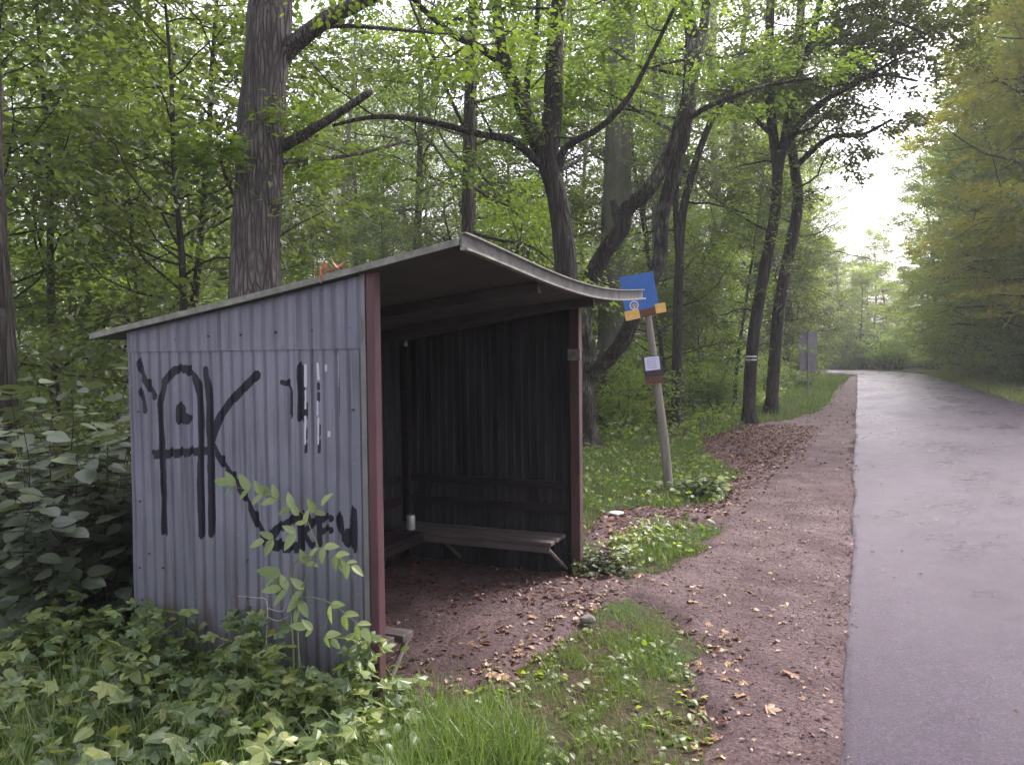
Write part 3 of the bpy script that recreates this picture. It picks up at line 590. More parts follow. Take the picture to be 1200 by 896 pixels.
# ------------------------------------------------------------------ shelter
X0, X1, Y0, Y1 = -3.446, -1.980, 2.985, 5.73
SL = .152; ROOFX0, ROOFX1, RY0, RY1 = -3.65, -1.495, 2.93, 5.88
def rz_(x): return 1.792 + (x - X0) * SL
SH = empty('bus_shelter', ((X0 + X1) / 2, (Y0 + Y1) / 2, -.03), 'open-fronted corrugated metal bus shelter with black graffiti and a sloping roof', 'bus shelter')
def sh(o): o.parent = SH; o.matrix_parent_inverse = Matrix.Translation(-SH.location); return o
PT = .067
def prof(u):
    p = (u / PT) % 1.0
    return .0115 - np.interp(p, [0, .66, .72, .92, .98, 1.0], [0, 0, 1, 1, 0, 0]) * .0115
strokes = [  # photo pixels, half width px
    ([(164, 424), (168, 438), (175, 450), (181, 461)], 4.2), ([(166, 457), (170, 478)], 4.0),
    ([(193, 621), (192, 560), (190, 500), (188, 470), (193, 445), (205, 431), (218, 429), (229, 440), (234, 460), (236, 490), (236, 530), (235, 560), (237, 624)], 4.2),
    ([(181, 530), (200, 529), (242, 525)], 4.4), ([(212, 477), (212, 489)], 6.2), ([(218, 487), (219, 489)], 5),
    ([(241, 430), (245, 470), (246, 520), (248, 580), (248, 623)], 3.9),
    ([(302, 437), (290, 448), (270, 468), (258, 485), (251, 503), (247, 517)], 4.4), ([(246, 513), (258, 535), (275, 560), (290, 585), (303, 612), (313, 632)], 4.0),
    ([(313, 632), (325, 617), (345, 606), (360, 603)], 4.6), ([(313, 634), (333, 638), (352, 638)], 5.2), ([(352, 602), (354, 640)], 4.2), ([(360, 604), (368, 611), (356, 620), (366, 636)], 3.2),
    ([(373, 606), (375, 633)], 4.2), ([(372, 606), (388, 604)], 2.8), ([(374, 620), (388, 618)], 3.0), ([(398, 604), (400, 622), (408, 634)], 3.6), ([(408, 620), (412, 632)], 3), ([(414, 596), (415, 640)], 4.0),
    ([(331, 445), (338, 447), (341, 456), (341, 484)], 2.4), ([(352, 428), (353, 450), (353, 487)], 4.2),
    ([(359, 500), (359, 510)], 1.8), ([(359, 517), (359, 526)], 1.8), ([(373, 447), (373, 452)], 1.6), ([(373, 458), (373, 466)], 1.6), ([(374, 496), (374, 506)], 1.8), ([(374, 513), (374, 526)], 1.8), ([(359, 470), (359, 486)], 1.6), ([(397, 440), (397, 482)], .9)]
chips = [([(358, 428), (358, 452)], 1.6), ([(358, 458), (358, 478)], 1.1), ([(358, 488), (358, 520)], 1.2), ([(372, 426), (373, 444)], 1.5), ([(373, 490), (373, 520)], 1.0), ([(381, 429), (381, 433)], 2.6), ([(395, 415), (396, 452)], 1.0), ([(385, 507), (385, 510)], 1.8), ([(372, 470), (372, 486)], .9)]
def mask(sts, Xv, Zv, soft):
    m = np.zeros(Xv.shape)
    for P, hw in sts:
        Q = [onY(a, b, Y0 - .01) for a, b in P]; Q = np.array([(q[0], q[2]) for q in Q]); w = hw * 1.22 * (1 + .14 * np.sin(Zv * 23 + Xv * 9) * np.sin(Zv * 7.7 + 1)) * 3.75 / F
        dm = np.full(Xv.shape, 9.0)
        for a, b in zip(Q[:-1], Q[1:]):
            e = b - a; t = np.clip(((Xv - a[0]) * e[0] + (Zv - a[1]) * e[1]) / max(e @ e, 1e-9), 0, 1)
            dm = np.minimum(dm, np.hypot(Xv - a[0] - t * e[0], Zv - a[1] - t * e[1]))
        m = np.maximum(m, np.clip(.5 + (w - dm) / (2 * soft), 0, 1))
    return m
def corr(name, u0, u1, zb, ztf, mapf, painted=False, nz=60, outer=None, inner=None, th=.003):
    us = np.arange(u0, u1 + 1e-6, PT / 16 if painted else PT / 10); ts = np.linspace(0, 1, nz)
    U, T_ = np.meshgrid(us, ts, indexing='ij'); ZT = ztf(U); Z = zb + (ZT - zb) * T_
    n, mm = U.shape; i = np.arange(n - 1)[:, None] * mm; j = np.arange(mm - 1)[None]
    f = np.stack([i + j, i + mm + j, i + mm + j + 1, i + j + 1], -1).reshape(-1, 4)
    pr = prof(U); rng2 = .0018 * np.sin(U * 9 + Z * 4) + .0012 * np.sin(U * 23 + 2 * np.sin(Z * 6.1)) * np.sin(Z * 9.7 + U * 3)
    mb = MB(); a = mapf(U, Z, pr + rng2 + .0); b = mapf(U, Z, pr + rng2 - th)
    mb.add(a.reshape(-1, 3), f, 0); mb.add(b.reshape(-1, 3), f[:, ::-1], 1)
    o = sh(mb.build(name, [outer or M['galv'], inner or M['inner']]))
    if painted:
        pm = mask(strokes, U + .0012 * np.sin(Z * 47 + 3 * np.sin(Z * 11)), Z + prof(U) * 1.0, .008); pm = pm * np.where(prof(U) > .008, 1, .93); ch = mask(chips, U, Z, .004)
        for nme, vals in (('paint', pm), ('chip', ch)):
            at = o.data.attributes.new(nme, 'FLOAT', 'POINT'); v = np.zeros(len(o.data.vertices), np.float32); v[:U.size] = vals.ravel(); at.data.foreach_set('value', v)
    return o
nearmap = lambda off: (lambda U, Z, p: np.stack([U, Y0 - p - off, Z], -1))
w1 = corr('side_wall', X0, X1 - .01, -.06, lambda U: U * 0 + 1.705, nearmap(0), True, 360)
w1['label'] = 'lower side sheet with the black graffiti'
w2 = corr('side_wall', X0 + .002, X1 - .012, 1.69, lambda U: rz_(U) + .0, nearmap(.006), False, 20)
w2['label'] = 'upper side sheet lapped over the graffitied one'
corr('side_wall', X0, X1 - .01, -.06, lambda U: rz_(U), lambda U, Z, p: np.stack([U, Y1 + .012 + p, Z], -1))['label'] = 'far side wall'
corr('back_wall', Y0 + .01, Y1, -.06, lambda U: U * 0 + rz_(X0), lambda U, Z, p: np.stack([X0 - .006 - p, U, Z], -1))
# corner strip beside near post
b = MB(); b.box((X1 - .026, Y0 - .017, 1.0), (.026, .003, 2.06)); sh(b.build('corner_strip', M['roofsheet']))
sc_ = MB()
v, f = tube([(0, 0.004, 0), (0, -.003, 0), (0, -.006, 0)], [.006, .0055, .002], 6); sc_.add(v, f)
scm = sc_.mesh('screw', M['screw'])
for px, py in ((157, 400), (206, 398), (244, 394), (282, 392), (323, 389), (366, 387), (411, 384), (282, 352), (162, 482), (414, 480), (164, 587), (175, 648), (164, 665), (167, 702), (290, 656), (290, 700), (404, 668), (191, 665)):
    p = onY(px, py, Y0 - .012); o = obj('screw', scm); sh(o); o.location = (p[0], Y0 - .014, p[2])
# posts
b = MB(); b.box((X1 + .012, Y0 + .01, 1.0), (.044, .055, 2.05)); sh(b.build('post', M['maroon'], bevel=.006))['label'] = 'near maroon post'
b = MB(); b.box((X1 + .018, Y1 + .0, 1.0), (.075, .075, 2.05)); po = sh(b.build('post', M['maroon_dark'], bevel=.006)); po['label'] = 'far dark post'
b = MB(); b.box((X1 + .018, Y1 - .04, 1.655), (.10, .012, .085)); sh(b.build('bracket', M['roofedge'], bevel=.002))
for y in (Y0 + .06, Y1 - .07):
    b = MB(); b.box((X0 + .03, y, .86), (.05, .05, 1.76)); sh(b.build('post', M['wood_shaded'], bevel=.004))['label'] = 'rear corner post'
# roof
def roofz(X, Y):
    wx = np.clip((X - X1 + .7) / (ROOFX1 - X1 + .7), 0, 1) ** 1.5; s = np.clip((Y - RY0) / (RY1 - RY0), 0, 1)
    return 1.812 + (X - X0) * SL + wx * (-.075 * np.sin(np.pi * s ** 1.15) + .018 * (1 - s))
xs = np.linspace(ROOFX0, ROOFX1, 40); ys = np.linspace(RY0, RY1, 90)
rf = MB(); X, Y = np.meshgrid(xs, ys, indexing='ij'); n, mm = X.shape; i = np.arange(n - 1)[:, None] * mm; j = np.arange(mm - 1)[None]
f = np.stack([i + j, i + mm + j, i + mm + j + 1, i + j + 1], -1).reshape(-1, 4)
rf.add(np.stack([X, Y, roofz(X, Y) + .006 * np.abs(np.sin(Y * 24))], -1).reshape(-1, 3), f, 0)
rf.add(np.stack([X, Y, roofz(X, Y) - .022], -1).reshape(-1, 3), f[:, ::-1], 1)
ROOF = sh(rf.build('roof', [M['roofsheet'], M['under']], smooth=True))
def strip(name, P, prof_, mat, up=(0, 0, 1)):
    P = np.array(P, float); T = nrm(np.gradient(P, axis=0)); S_ = nrm(np.cross(T, up)); Uv = np.cross(S_, T)
    k = len(prof_); V = np.concatenate([P + S_ * a + Uv * b for a, b in prof_]); m_ = len(P); mb = MB(); fs = []
    for q in range(k):
        q2 = (q + 1) % k
        for r in range(m_ - 1): fs.append([q * m_ + r, q * m_ + r + 1, q2 * m_ + r + 1, q2 * m_ + r])
    mb.add(V, fs)
    mb.add(P[[0] * k] + np.array([S_[0] * a + Uv[0] * b for a, b in prof_]), [list(range(k))]); mb.add(P[[-1] * k] + np.array([S_[-1] * a + Uv[-1] * b for a, b in prof_]), [list(range(k))[::-1]])
    o = mb.build(name, mat); o.parent = ROOF; return o
xx = np.linspace(ROOFX0 - .01, ROOFX1 - .005, 30)
for y, s in ((RY0 - .004, 1), (RY1 + .004, -1)):
    strip('edge_strip', [(x, y, float(roofz(x, y)) - .007) for x in xx], [(-.005, -.012), (.005, -.012), (.005, .016), (-.005, .016)], M['roofedge'])
yy = np.linspace(RY0 - .012, RY1 + .012, 60); fr = [(ROOFX1 + .004, y, float(roofz(ROOFX1, y)) - .006) for y in yy]
strip('fascia', fr, [(-.002, -.026), (.006, -.026), (.006, .030), (-.002, .030)], M['roofweb'])
strip('fascia_lip', fr, [(-.002, -.036), (.030, -.037), (.030, -.027), (-.002, -.0262)], M['roofedge']); strip('fascia_lip', fr, [(-.002, .0302), (.024, .031), (.024, .037), (-.002, .036)], M['roofedge'])
for y in (3.9, 4.85):
    strip('rafter', [(x, y, float(roofz(x, y)) - .052) for x in np.linspace(X0 + .02, ROOFX1 - .04, 14)], [(-.02, -.028), (.02, -.028), (.02, .028), (-.02, .028)], M['under'])
# benches
def slat(par, c, d, m='wood', name='slat'):
    b = MB(); b.box(c, d); o = b.build(name, M[m], par, bevel=.004); return o
def bench(c, slats, rails, struts, mat='wood'):
    e = bpy.data.objects.new('bench', None); COL.objects.link(e); e.location = c; sh(e); e.empty_display_size = .1
    C_ = np.array(c)
    for q, d in slats: slat(e, tuple(np.array(q) - C_), d, mat)
    for q, d in rails: slat(e, tuple(np.array(q) - C_), d, 'wood_shaded', 'backrest_rail')
    for p, q in struts:
        b = MB(); b.add(*tube([np.array(p) - C_, np.array(q) - C_], .014, 8)); b.build('brace', M['steel'], e)
    return e
zs = .285
xm = (X0 + X1) / 2 - .02; xl = X1 - X0 - .06
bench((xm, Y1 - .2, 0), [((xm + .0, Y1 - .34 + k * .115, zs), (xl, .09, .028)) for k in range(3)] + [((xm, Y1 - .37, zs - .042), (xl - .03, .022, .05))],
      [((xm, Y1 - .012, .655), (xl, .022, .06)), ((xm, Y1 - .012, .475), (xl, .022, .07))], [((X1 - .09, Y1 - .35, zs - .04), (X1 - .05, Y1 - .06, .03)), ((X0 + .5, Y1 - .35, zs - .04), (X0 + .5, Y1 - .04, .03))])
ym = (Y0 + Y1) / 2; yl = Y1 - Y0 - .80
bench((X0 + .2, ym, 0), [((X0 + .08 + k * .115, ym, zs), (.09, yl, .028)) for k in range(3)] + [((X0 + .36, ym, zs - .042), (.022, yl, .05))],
      [((X0 + .016, ym, .655), (.022, yl + .5, .06)), ((X0 + .016, ym, .475), (.022, yl + .5, .07))], [((X0 + .33, ym + .5, zs - .03), (X0 + .03, ym + .5, .03)), ((X0 + .33, ym - .5, zs - .03), (X0 + .03, ym - .5, .03))], 'wood_shaded')
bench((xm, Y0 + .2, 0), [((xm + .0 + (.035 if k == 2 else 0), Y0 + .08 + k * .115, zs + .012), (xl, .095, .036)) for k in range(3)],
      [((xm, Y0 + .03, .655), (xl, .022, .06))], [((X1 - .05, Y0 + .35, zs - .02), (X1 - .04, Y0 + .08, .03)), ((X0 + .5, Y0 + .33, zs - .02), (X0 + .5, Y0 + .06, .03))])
# can on the bench
cp = Vector((X0 + .235, 5.37, .2995)); can = empty('drink_can', cp, 'small pale can standing on the dark bench in the corner of the shelter', 'can')
b = MB(); b.add(*tube([(0, 0, 0), (0, 0, .006), (0, 0, .105), (0, 0, .115)], [.027, .033, .033, .027], 20)); b.build('body', M['can'], can, True)
b = MB(); b.add(*tube([(0, 0, .1145), (0, 0, .1155), (0, 0, .1135)], [.028, .024, .001], 20)); b.build('lid', M['steel'], can)
# dry leaf cluster on the roof edge
p = onY(384, 305, RY0); e = empty('dry_leaf_sprig', (p[0], RY0 + .02, float(roofz(p[0], RY0)) + .015), 'reddish sprig of dry leaves caught on the near edge of the shelter roof', 'dry leaves')
g = np.random.default_rng(5); b = MB()
b.add(*tube([(-.05, -.03, -.02), (-.02, 0, .012), (.03, .0, .02), (.07, .01, .035)], .004, 5)); b.add(*tube([(-.03, -.03, -.045), (-.034, -.03, .03)], .005, 5)); b.build('twig', M['deadleaf'], e)
b = MB(); scatter(b, T_BRD, np.array([[.045, 0, .02], [.03, .01, .02], [-.02, 0, .01], [0, 0, .015], [.06, 0, .03]]), frames(g.normal(size=(5, 3)) * .5 + [0, 0, .7], g.normal(size=(5, 3)) + [0, -1, 0]), np.array([.06, .05, .045, .05, .05])); b.build('dry_leaf', M['deadleaf'], e)

# ------------------------------------------------------------------ bus stop sign on the leaning pole
bd_ = gd(786, 572); base = G(786, 572, -.03); top = D(757, 352, bd_ - .1)
SG = empty('bus_stop_sign', base, 'blue bus stop sign with ochre plates on a leaning grey pole beside the footpath', 'bus stop sign')
ax = (top - base).normalized(); toC = (CAM - top); toC.z = 0; toC.normalize()
fc = (toC - ax * toC.dot(ax)).normalized(); rt = ax.cross(fc) * 1   # to the right as seen from the camera
if rt.dot(RM @ Vector((1, 0, 0))) < 0: rt = -rt
Lp = (top - base).length
b = MB(); v, f = tube([(0, 0, -.25), ax * .6, ax * Lp * .7, ax * Lp], [.062, .058, .048, .042], 12); b.add(v, f); b.add(v[-12:], [list(range(12))]); b.build('pole', M['pole'], SG, True)
u = 1.0 * bd_ / F                                     # metres per photo pixel at the pole
def plate(name, px, py, w, h, mat, ang=0, off=.06, th=.006, par=None, bev=.001):
    c = D(px, py, bd_ - .1) - base; d0 = (c - ax * c.dot(ax)).dot(fc); c = c - fc * (c.dot(fc) - top_off(c)) + fc * off
    a = math.radians(ang); r_ = rt * math.cos(a) + ax * math.sin(a); u_ = ax * math.cos(a) - rt * math.sin(a)
    mb = MB(); R3 = np.array([list(r_), list(fc), list(u_)]).T; mb.box((0, 0, 0), (w * u, th, h * u), 0, R3)
    o = mb.build(name, mat, par or SG, bevel=bev); o.location = c if par is None else c - par.location; return o, c, r_, u_
def top_off(c): return 0.0
bp, bc, br, bu = plate('sign_plate', 749, 343, 39, 42, M['blue'], 2, .075, .008)
def onplate(name, dx, dz, shape, mat, th=.003, par=bp, off=.0062):   # shape: list of (x,z) px around centre
    mb = MB(); k = len(shape); fr_ = [np.array(br * ((dx + x) * u) + bu * ((dz + z) * u) + fc * (off + th)) for x, z in shape]; bk = [q - np.array(fc) * th for q in fr_]
    mb.add(np.array(fr_ + bk), [list(range(k))]); 
    mb.add(np.array(fr_ + bk), [[i, (i + 1) % k, k + (i + 1) % k, k + i] for i in range(k)]); return mb.build(name, mat, par)
def ring(r0, r1, a0=0, a1=360, n=24):
    a = [math.radians(a0 + (a1 - a0) * i / n) for i in range(n + 1)]
    return [(math.cos(t) * r1, math.sin(t) * r1) for t in a] + [(math.cos(t) * r0, math.sin(t) * r0) for t in reversed(a)]
onplate('emblem', -8, -13.5, ring(4.0, 5.2, 0, 359), M['white']); onplate('emblem', -8, -14.5, ring(1.6, 3.0, 0, 180), M['orange']); onplate('emblem', -8, -15.5, ring(.1, 1.2, 0, 359), M['white'])
plate('side_plate', 741, 369, 17, 11, M['ochre'], 4, .085)[0]['label'] = 'left ochre plate'
plate('side_plate', 774, 361, 12, 11, M['ochre'], 2, .085)[0]['label'] = 'right ochre plate'
plate('bracket', 759, 366, 24, 9, M['rust'], 5, .067, .03)
plate('bracket', 760, 357, 14, 3, M['steel'], 5, .065, .02)
plate('timetable_frame', 765, 432, 21, 30, M['black'], -1, .085, .02); tt, tcn, br, bu = plate('timetable', 764.3, 425.5, 17, 15.5, M['paper'], -1, .098, .003)
for k in range(5): onplate('print_line', random.uniform(-1, 1), 5.2 - k * 2.5, [(-5.5, -.35), (5, -.35), (5, .35), (-5.5, .35)], M['ink'], .001, tt, .0016)
plate('frame_base', 766.5, 445, 20, 8, M['rust'], -1, .085, .05)

# grey sign backs
dd = gd(947, 466); base = G(947, 466, -.03); e = empty('road_sign', base, 'two grey road sign panels seen from behind on a thin post on the left verge', 'road sign')
u2 = dd / F; rv = RM @ Vector((1, 0, 0)); rv.z = 0; rv.normalize(); an = math.atan2(rv.y, rv.x) - .15
R3 = np.array(Matrix.Rotation(an, 3, 'Z'))
b = MB(); b.add(*tube([(0, 0, -.1), (0, 0, 80 * u2)], .032, 10)); b.build('post', M['signback'], e, True)
for z, w, h, l in ((66, 21, 24, 'upper panel'), (42.5, 19, 22, 'lower panel')):
    b = MB(); b.box(R3 @ np.array((0, .065, z * u2)), (w * u2, .02, h * u2), 0, R3); q = b.build('panel', M['signback'], e, bevel=.004); q['label'] = l
    b = MB(); b.box(R3 @ np.array((0, .043, (z + h * .3) * u2)), (w * u2 * .9, .02, .05), 0, R3); b.box(R3 @ np.array((0, .043, (z - h * .3) * u2)), (w * u2 * .9, .02, .05), 0, R3); b.build('rail', M['signback'], q)

# ------------------------------------------------------------------ ground cover
def inside_shelter(x, y): return (x > X0 - .05) & (x < X1 + .05) & (y > Y0 - .02) & (y < Y1 + .02)
g = np.random.default_rng(3)
def samp(n, xr, yr, w): 
    x = g.uniform(*xr, n); y = g.uniform(*yr, n); k = g.random(n) < w(x, y); return x[k], y[k]
def gpos(x, y, dz=0): return np.stack([x, y, gz(x, y) + dz], -1)
BL = [t_blade(b) for b in (.3, .8, 1.3, 1.9)]
def grass(name, sets, label, mat=None):
    mb = MB()
    for (n, xr, yr, w, hmin, hmax, wd) in sets:
        x, y = samp(n, xr, yr, w); q = g.integers(0, 4, len(x))
        for k in range(4):
            s = q == k; m_ = int(s.sum())
            if not m_: continue
            az = g.random(m_) * 6.28; fr = np.stack([np.stack([-np.sin(az), np.cos(az), 0 * az], -1), np.stack([np.cos(az), np.sin(az), 0 * az], -1), np.tile([0, 0, 1.0], (m_, 1))], -1)
            fr[:, :2, 2] += g.normal(size=(m_, 2)) * .2
            h = g.uniform(hmin, hmax, m_) * (.6 + .4 * g.random(m_)); fr[:, :, 0] *= (wd / h / .07)[:, None]
            scatter(mb, BL[k], gpos(x[s], y[s], -.01), fr, h, 0, None, g)
    return tag(mb.build(name, mat or M['grass']), label, 'grass', kind='stuff')
cl = lambda x, y, s=2.2, b=.0: np.clip(.5 + .9 * wob(x, y, s) + b, 0, 1)
LEFTB = pin
nearw = lambda x, y: np.clip(.15 - bare(x, y) * 4.5, 0, 1) * ~inside_shelter(x, y) * cl(x, y, 2.0, .25)
sp = lambda x, y: (bare(x, y) > 0) * (bare(x, y) < .16) * .25 * cl(x, y, 3, -.1)
grass('grass', [(70000, (-3.6, -.3), (2.2, 4.6), lambda x, y: nearw(x, y) * (x > -2.1) * cl(x, y, 5.1, .15), .02, .085, .0034), (22000, (-3.0, -.3), (2.2, 4.2), lambda x, y: nearw(x, y) * (x > -2.2) * cl(x, y, 3.1, -.2) * (bare(x, y) < -.1), .06, .15, .0036),
                (9000, (-3.6, -.3), (2.2, 5.5), sp, .02, .08, .0033), (34000, (-2.6, -.2), (2.2, 8), lambda x, y: (bare(x, y) > -.05) * np.clip(1 - bare(x, y) / .38, 0, 1) ** 2 * .7 * cl(x, y, 4, .05) * ~inside_shelter(x, y), .02, .07, .0035),
                (26000, (-2.3, -.4), (4.0, 7.0), lambda x, y: nearw(x, y) * (x > -1.9), .04, .10, .0045),
                (30000, (-5.0, -1.2), (1.7, 3.1), lambda x, y: cl(x, y, 1.5, .1) * ~inside_shelter(x, y), .15, .44, .0055)], 'short tufted grass in front of the shelter')
grass('grass', [(60000, (-6, -.8), (6, 16), lambda x, y: (bare(x, y) < 0) * cl(x, y, 1.2, .3), .06, .16, .009),
                (60000, (-9, 0.0), (16, 60), lambda x, y: (bare(x, y) < 0) * (x < -.35) * (y > 20 - (x < -2.5) * 6) * cl(x, y, .8, .3), .10, .28, .022)], 'bright grass on the left verge behind the bus stop pole')
grass('grass', [(60000, (4.6, 8), (18, 75), lambda x, y: cl(x, y, .7, .4), .10, .30, .03)], 'rough grass on the right verge of the road', M['grass_pale'])
# low leafy weeds
def weeds(name, sets, label, cat='weeds'):
    mb = MB()
    for (n, xr, yr, w, z0, z1, s0, s1, T, mi) in sets:
        x, y = samp(n, xr, yr, w); k = len(x); P = gpos(x, y); P[:, 2] += g.uniform(z0, z1, k) * (.4 + .6 * cl(x, y, 1.9, .2))
        scatter(mb, T, P, upf(k, g, .42), g.uniform(s0, s1, k), mi, None, g)
    return tag(mb.build(name, [M['leaf_weed'], M['leaf_grey'], M['leaf_bright']]), label, cat, kind='stuff')
front = lambda x, y: (~inside_shelter(x, y)) * (y < 2.96) * (x < -1.25) * (x + (y - 2.0) * .1 < -1.3)
weeds('weeds', [(3600, (-5.2, -1.6), (1.7, 2.96), lambda x, y: (x < -1.75) * cl(x, y, 2.5, .35) * np.clip((y - 1.7) * 1.2 + .3, 0, 1), .02, .36, .07, .145, T_LOB, 0),
                (1200, (-4.2, -1.85), (2.62, 2.95), lambda x, y: cl(x, y, 4.1, .2), .20, .52, .06, .12, T_LOB, 0),
                (1700, (-5.2, -1.4), (1.7, 2.96), lambda x, y: (x < -1.6) * cl(x, y, 3.5, .1), .02, .36, .04, .085, T_BRD, 0),
                (1500, (-5.2, -1.4), (1.7, 2.96), lambda x, y: (x < -1.6) * cl(x, y, 3.1, .0), .02, .30, .05, .09, T_TRI, 1),
                (420, (-4.4, -1.3), (1.7, 2.7), lambda x, y: (x < -1.5) * .8, .10, .34, .10, .145, T_LOB, 0),
                (900, (-5.2, -1.6), (2.3, 2.9), lambda x, y: (x < -1.9) * cl(x, y, 3.3, .0), .28, .46, .04, .08, T_BRD, 0),
                (4200, (-7.5, -3.45), (2.6, 4.4), lambda x, y: cl(x, y, 2.5, .3), .02, .30, .05, .10, T_TRI, 0)], 'tangle of low leafy weeds in front of the graffitied wall')
weeds('weeds', [(2600, (-2.0, -.6), (2.3, 4.6), lambda x, y: (bare(x, y) < .02) * cl(x, y, 3, -.05) * ~inside_shelter(x, y), .0, .05, .025, .055, T_BRD, 2),
                (5500, (-6, -1.2), (6.0, 14), lambda x, y: (bare(x, y) < -.03) * cl(x, y, 1.5, .1), .02, .16, .05, .09, T_BRD, 2),
                (1500, (-2.0, -1.65), (5.6, 7.6), lambda x, y: (bare(x, y) < .05) * cl(x, y, 3, .2), .02, .16, .03, .07, T_BRD, 0),
                (14000, (-16, -2.5), (14, 34), lambda x, y: (bare(x, y) < 0) * cl(x, y, .8, .1), .02, .5, .09, .16, T_OVA, 2),
                (14000, (-22, -4.2), (6, 22), lambda x, y: cl(x, y, .8, .1), .02, .45, .08, .14, T_OVA, 0)], 'low green herbs on the forest floor beyond the shelter')
# fallen leaves
mb = MB()
def litter(n, xr, yr, w, s0, s1, T, lo=0, hi=1, tilt=.35):
    x, y = samp(n, xr, yr, w); k = len(x); P = gpos(x, y, .012); b_ = bare(x, y); P[:, 2] += np.clip(b_, -.1, .1) * .3
    scatter(mb, T, P, upf(k, g, tilt), g.uniform(s0, s1, k), 0, lo + (hi - lo) * g.random(k), g)
litter(15000, (-2.6, 0), (2.2, 12), lambda x, y: (bare(x, y) > -.1) * .22 * cl(x, y, 1.3, .1), .012, .035, T_DIA)
litter(650, (-2.2, 0), (2.2, 9), lambda x, y: (bare(x, y) > -.2) * .7, .025, .06, T_LOB, .2, 1)
litter(2600, (-2.4, -.5), (2.2, 5), lambda x, y: (bare(x, y) < .2) * .5 * ~inside_shelter(x, y), .03, .075, T_LOB, .3, 1)
litter(120, (-2.1, -.3), (2.3, 6), lambda x, y: .7 + 0 * x, .07, .12, T_LOB, .62, 1, .25)
litter(2200, (X0, X1 + .5), (Y0 + .05, Y1), lambda x, y: .15 + .6 * (y > 4.8), .02, .06, T_BRD, 0, .7)
LIT = gp([(700, 610), (720, 596), (840, 588), (855, 556), (812, 512), (870, 496), (960, 500), (900, 560), (850, 600), (740, 640), (705, 660)])
litter(15000, (-3.2, 0), (6, 20), lambda x, y: np.clip(pin(LIT, x, y) * 3 + .5 + .3 * wob(x, y), 0, 1), .03, .075, T_BRD, 0, .78, .5)
litter(1500, (-3.2, 0), (6, 20), lambda x, y: np.clip(pin(LIT, x, y) * 2 + .6, 0, 1), .03, .07, T_LOB, .6, 1)
litter(2600, (-.28, .02), (2.2, 20), lambda x, y: np.clip((x + .28) * 3, 0, 1), .008, .03, T_DIA, 0, .9)
litter(2500, (-1.2, 0), (12, 40), lambda x, y: .3 + 0 * x, .03, .08, T_DIA)
FL = tag(mb.build('fallen_leaves', M['litter']), 'brown and yellow fallen leaves scattered over the footpath and shelter floor', 'fallen leaves', kind='stuff')
x, y = samp(420, (.05, 4.6), (2.5, 22), lambda x, y: .35 + .5 * (x < .5)); P = np.stack([x, y, .03 + 0 * x], -1); scatter(mb2 := MB(), T_LOB, P, upf(len(x), g, .2), g.uniform(.02, .05, len(x)), 0, None, g)
tag(mb2.build('fallen_leaves', M['litter']), 'few fallen leaves lying on the wet road', 'fallen leaves', kind='stuff')
# pebbles and clods on the earth
mb = MB(); x, y = samp(22000, (-2.6, 0), (2.2, 10), lambda x, y: (bare(x, y) > .0) * .5); k = len(x)
OCT = (np.array([[1, 0, 0], [-1, 0, 0], [0, 1, 0], [0, -1, 0], [0, 0, .6], [0, 0, -.6]], float), np.array([[0, 2, 4], [2, 1, 4], [1, 3, 4], [3, 0, 4], [2, 0, 5], [1, 2, 5], [3, 1, 5], [0, 3, 5]]))
P = gpos(x, y, .003); P[:, 2] += np.clip(bare(x, y), -.1, .1) * .3
scatter(mb, OCT, P, upf(k, g, .3), g.uniform(.002, .006, k) * (1 + (g.random(k) > .96) * 1.6), 0, None, g); tag(mb.build('gravel', M['earth']), 'small clods and grit on the earth footpath', 'gravel', kind='stuff')

# broad-leaved shrubs on the left
def shrub(name, cx, cy, r, h, n, label, seed, size=(.08, .155), mat='leaf_grey'):
    g2 = np.random.default_rng(seed); e = empty(name, (cx, cy, zpt(cx, cy)), label, 'shrub'); w = MB(); lf = MB()
    for i in range(n):
        az = g2.random() * 6.28; rr_ = r * math.sqrt(g2.random()); p0 = (math.cos(az) * rr_, math.sin(az) * rr_, -.05); H_ = h * (.55 + .5 * g2.random()) * (1.1 - .35 * (rr_ / r) ** 2)
        P = limb(p0, (math.cos(az) * .12, math.sin(az) * .12, 1), H_, g2, 8, .10, 0); w.add(*tube(P, np.linspace(.005, .002, 9), 5))
        for k in range(2, 9):
            for q in range(4):
                a = g2.random() * 6.28; f_ = np.array([[math.cos(a), math.sin(a), .05 + g2.normal() * .2]]); L = .05 + .10 * g2.random(); tip = P[k] + f_[0] * L
                w.add(*tube([P[k], tip], [.003, .002], 3))
                scatter(lf, T_RND, tip[None], frames(f_ + [0, 0, -.05], np.array([[g2.normal() * .22, g2.normal() * .22 - .22, 1]])), np.array([g2.uniform(*size)]), 0, None, g2)
    obj('stem', w.mesh('stem', M['bark_dark'], True), e); obj('foliage', lf.mesh('foliage', M[mat]), e); return e
shrub('broad_leaved_shrub', -3.95, 3.30, .42, 1.62, 34, 'grey-green broad-leaved shrub pressed against the left edge of the graffitied wall', 81)
shrub('broad_leaved_shrub', -4.75, 3.50, .50, 1.66, 38, 'grey-green broad-leaved shrub at the left edge of the picture', 82)
shrub('broad_leaved_shrub', -4.5, 4.4, .65, 1.5, 34, 'darker broad-leaved shrub in the second row behind the shelter corner', 83, (.10, .17), 'leaf_dark')
shrub('broad_leaved_shrub', -5.9, 4.6, .7, 1.5, 30, 'darker broad-leaved shrub far left in the second row', 84, (.10, .17), 'leaf_dark')

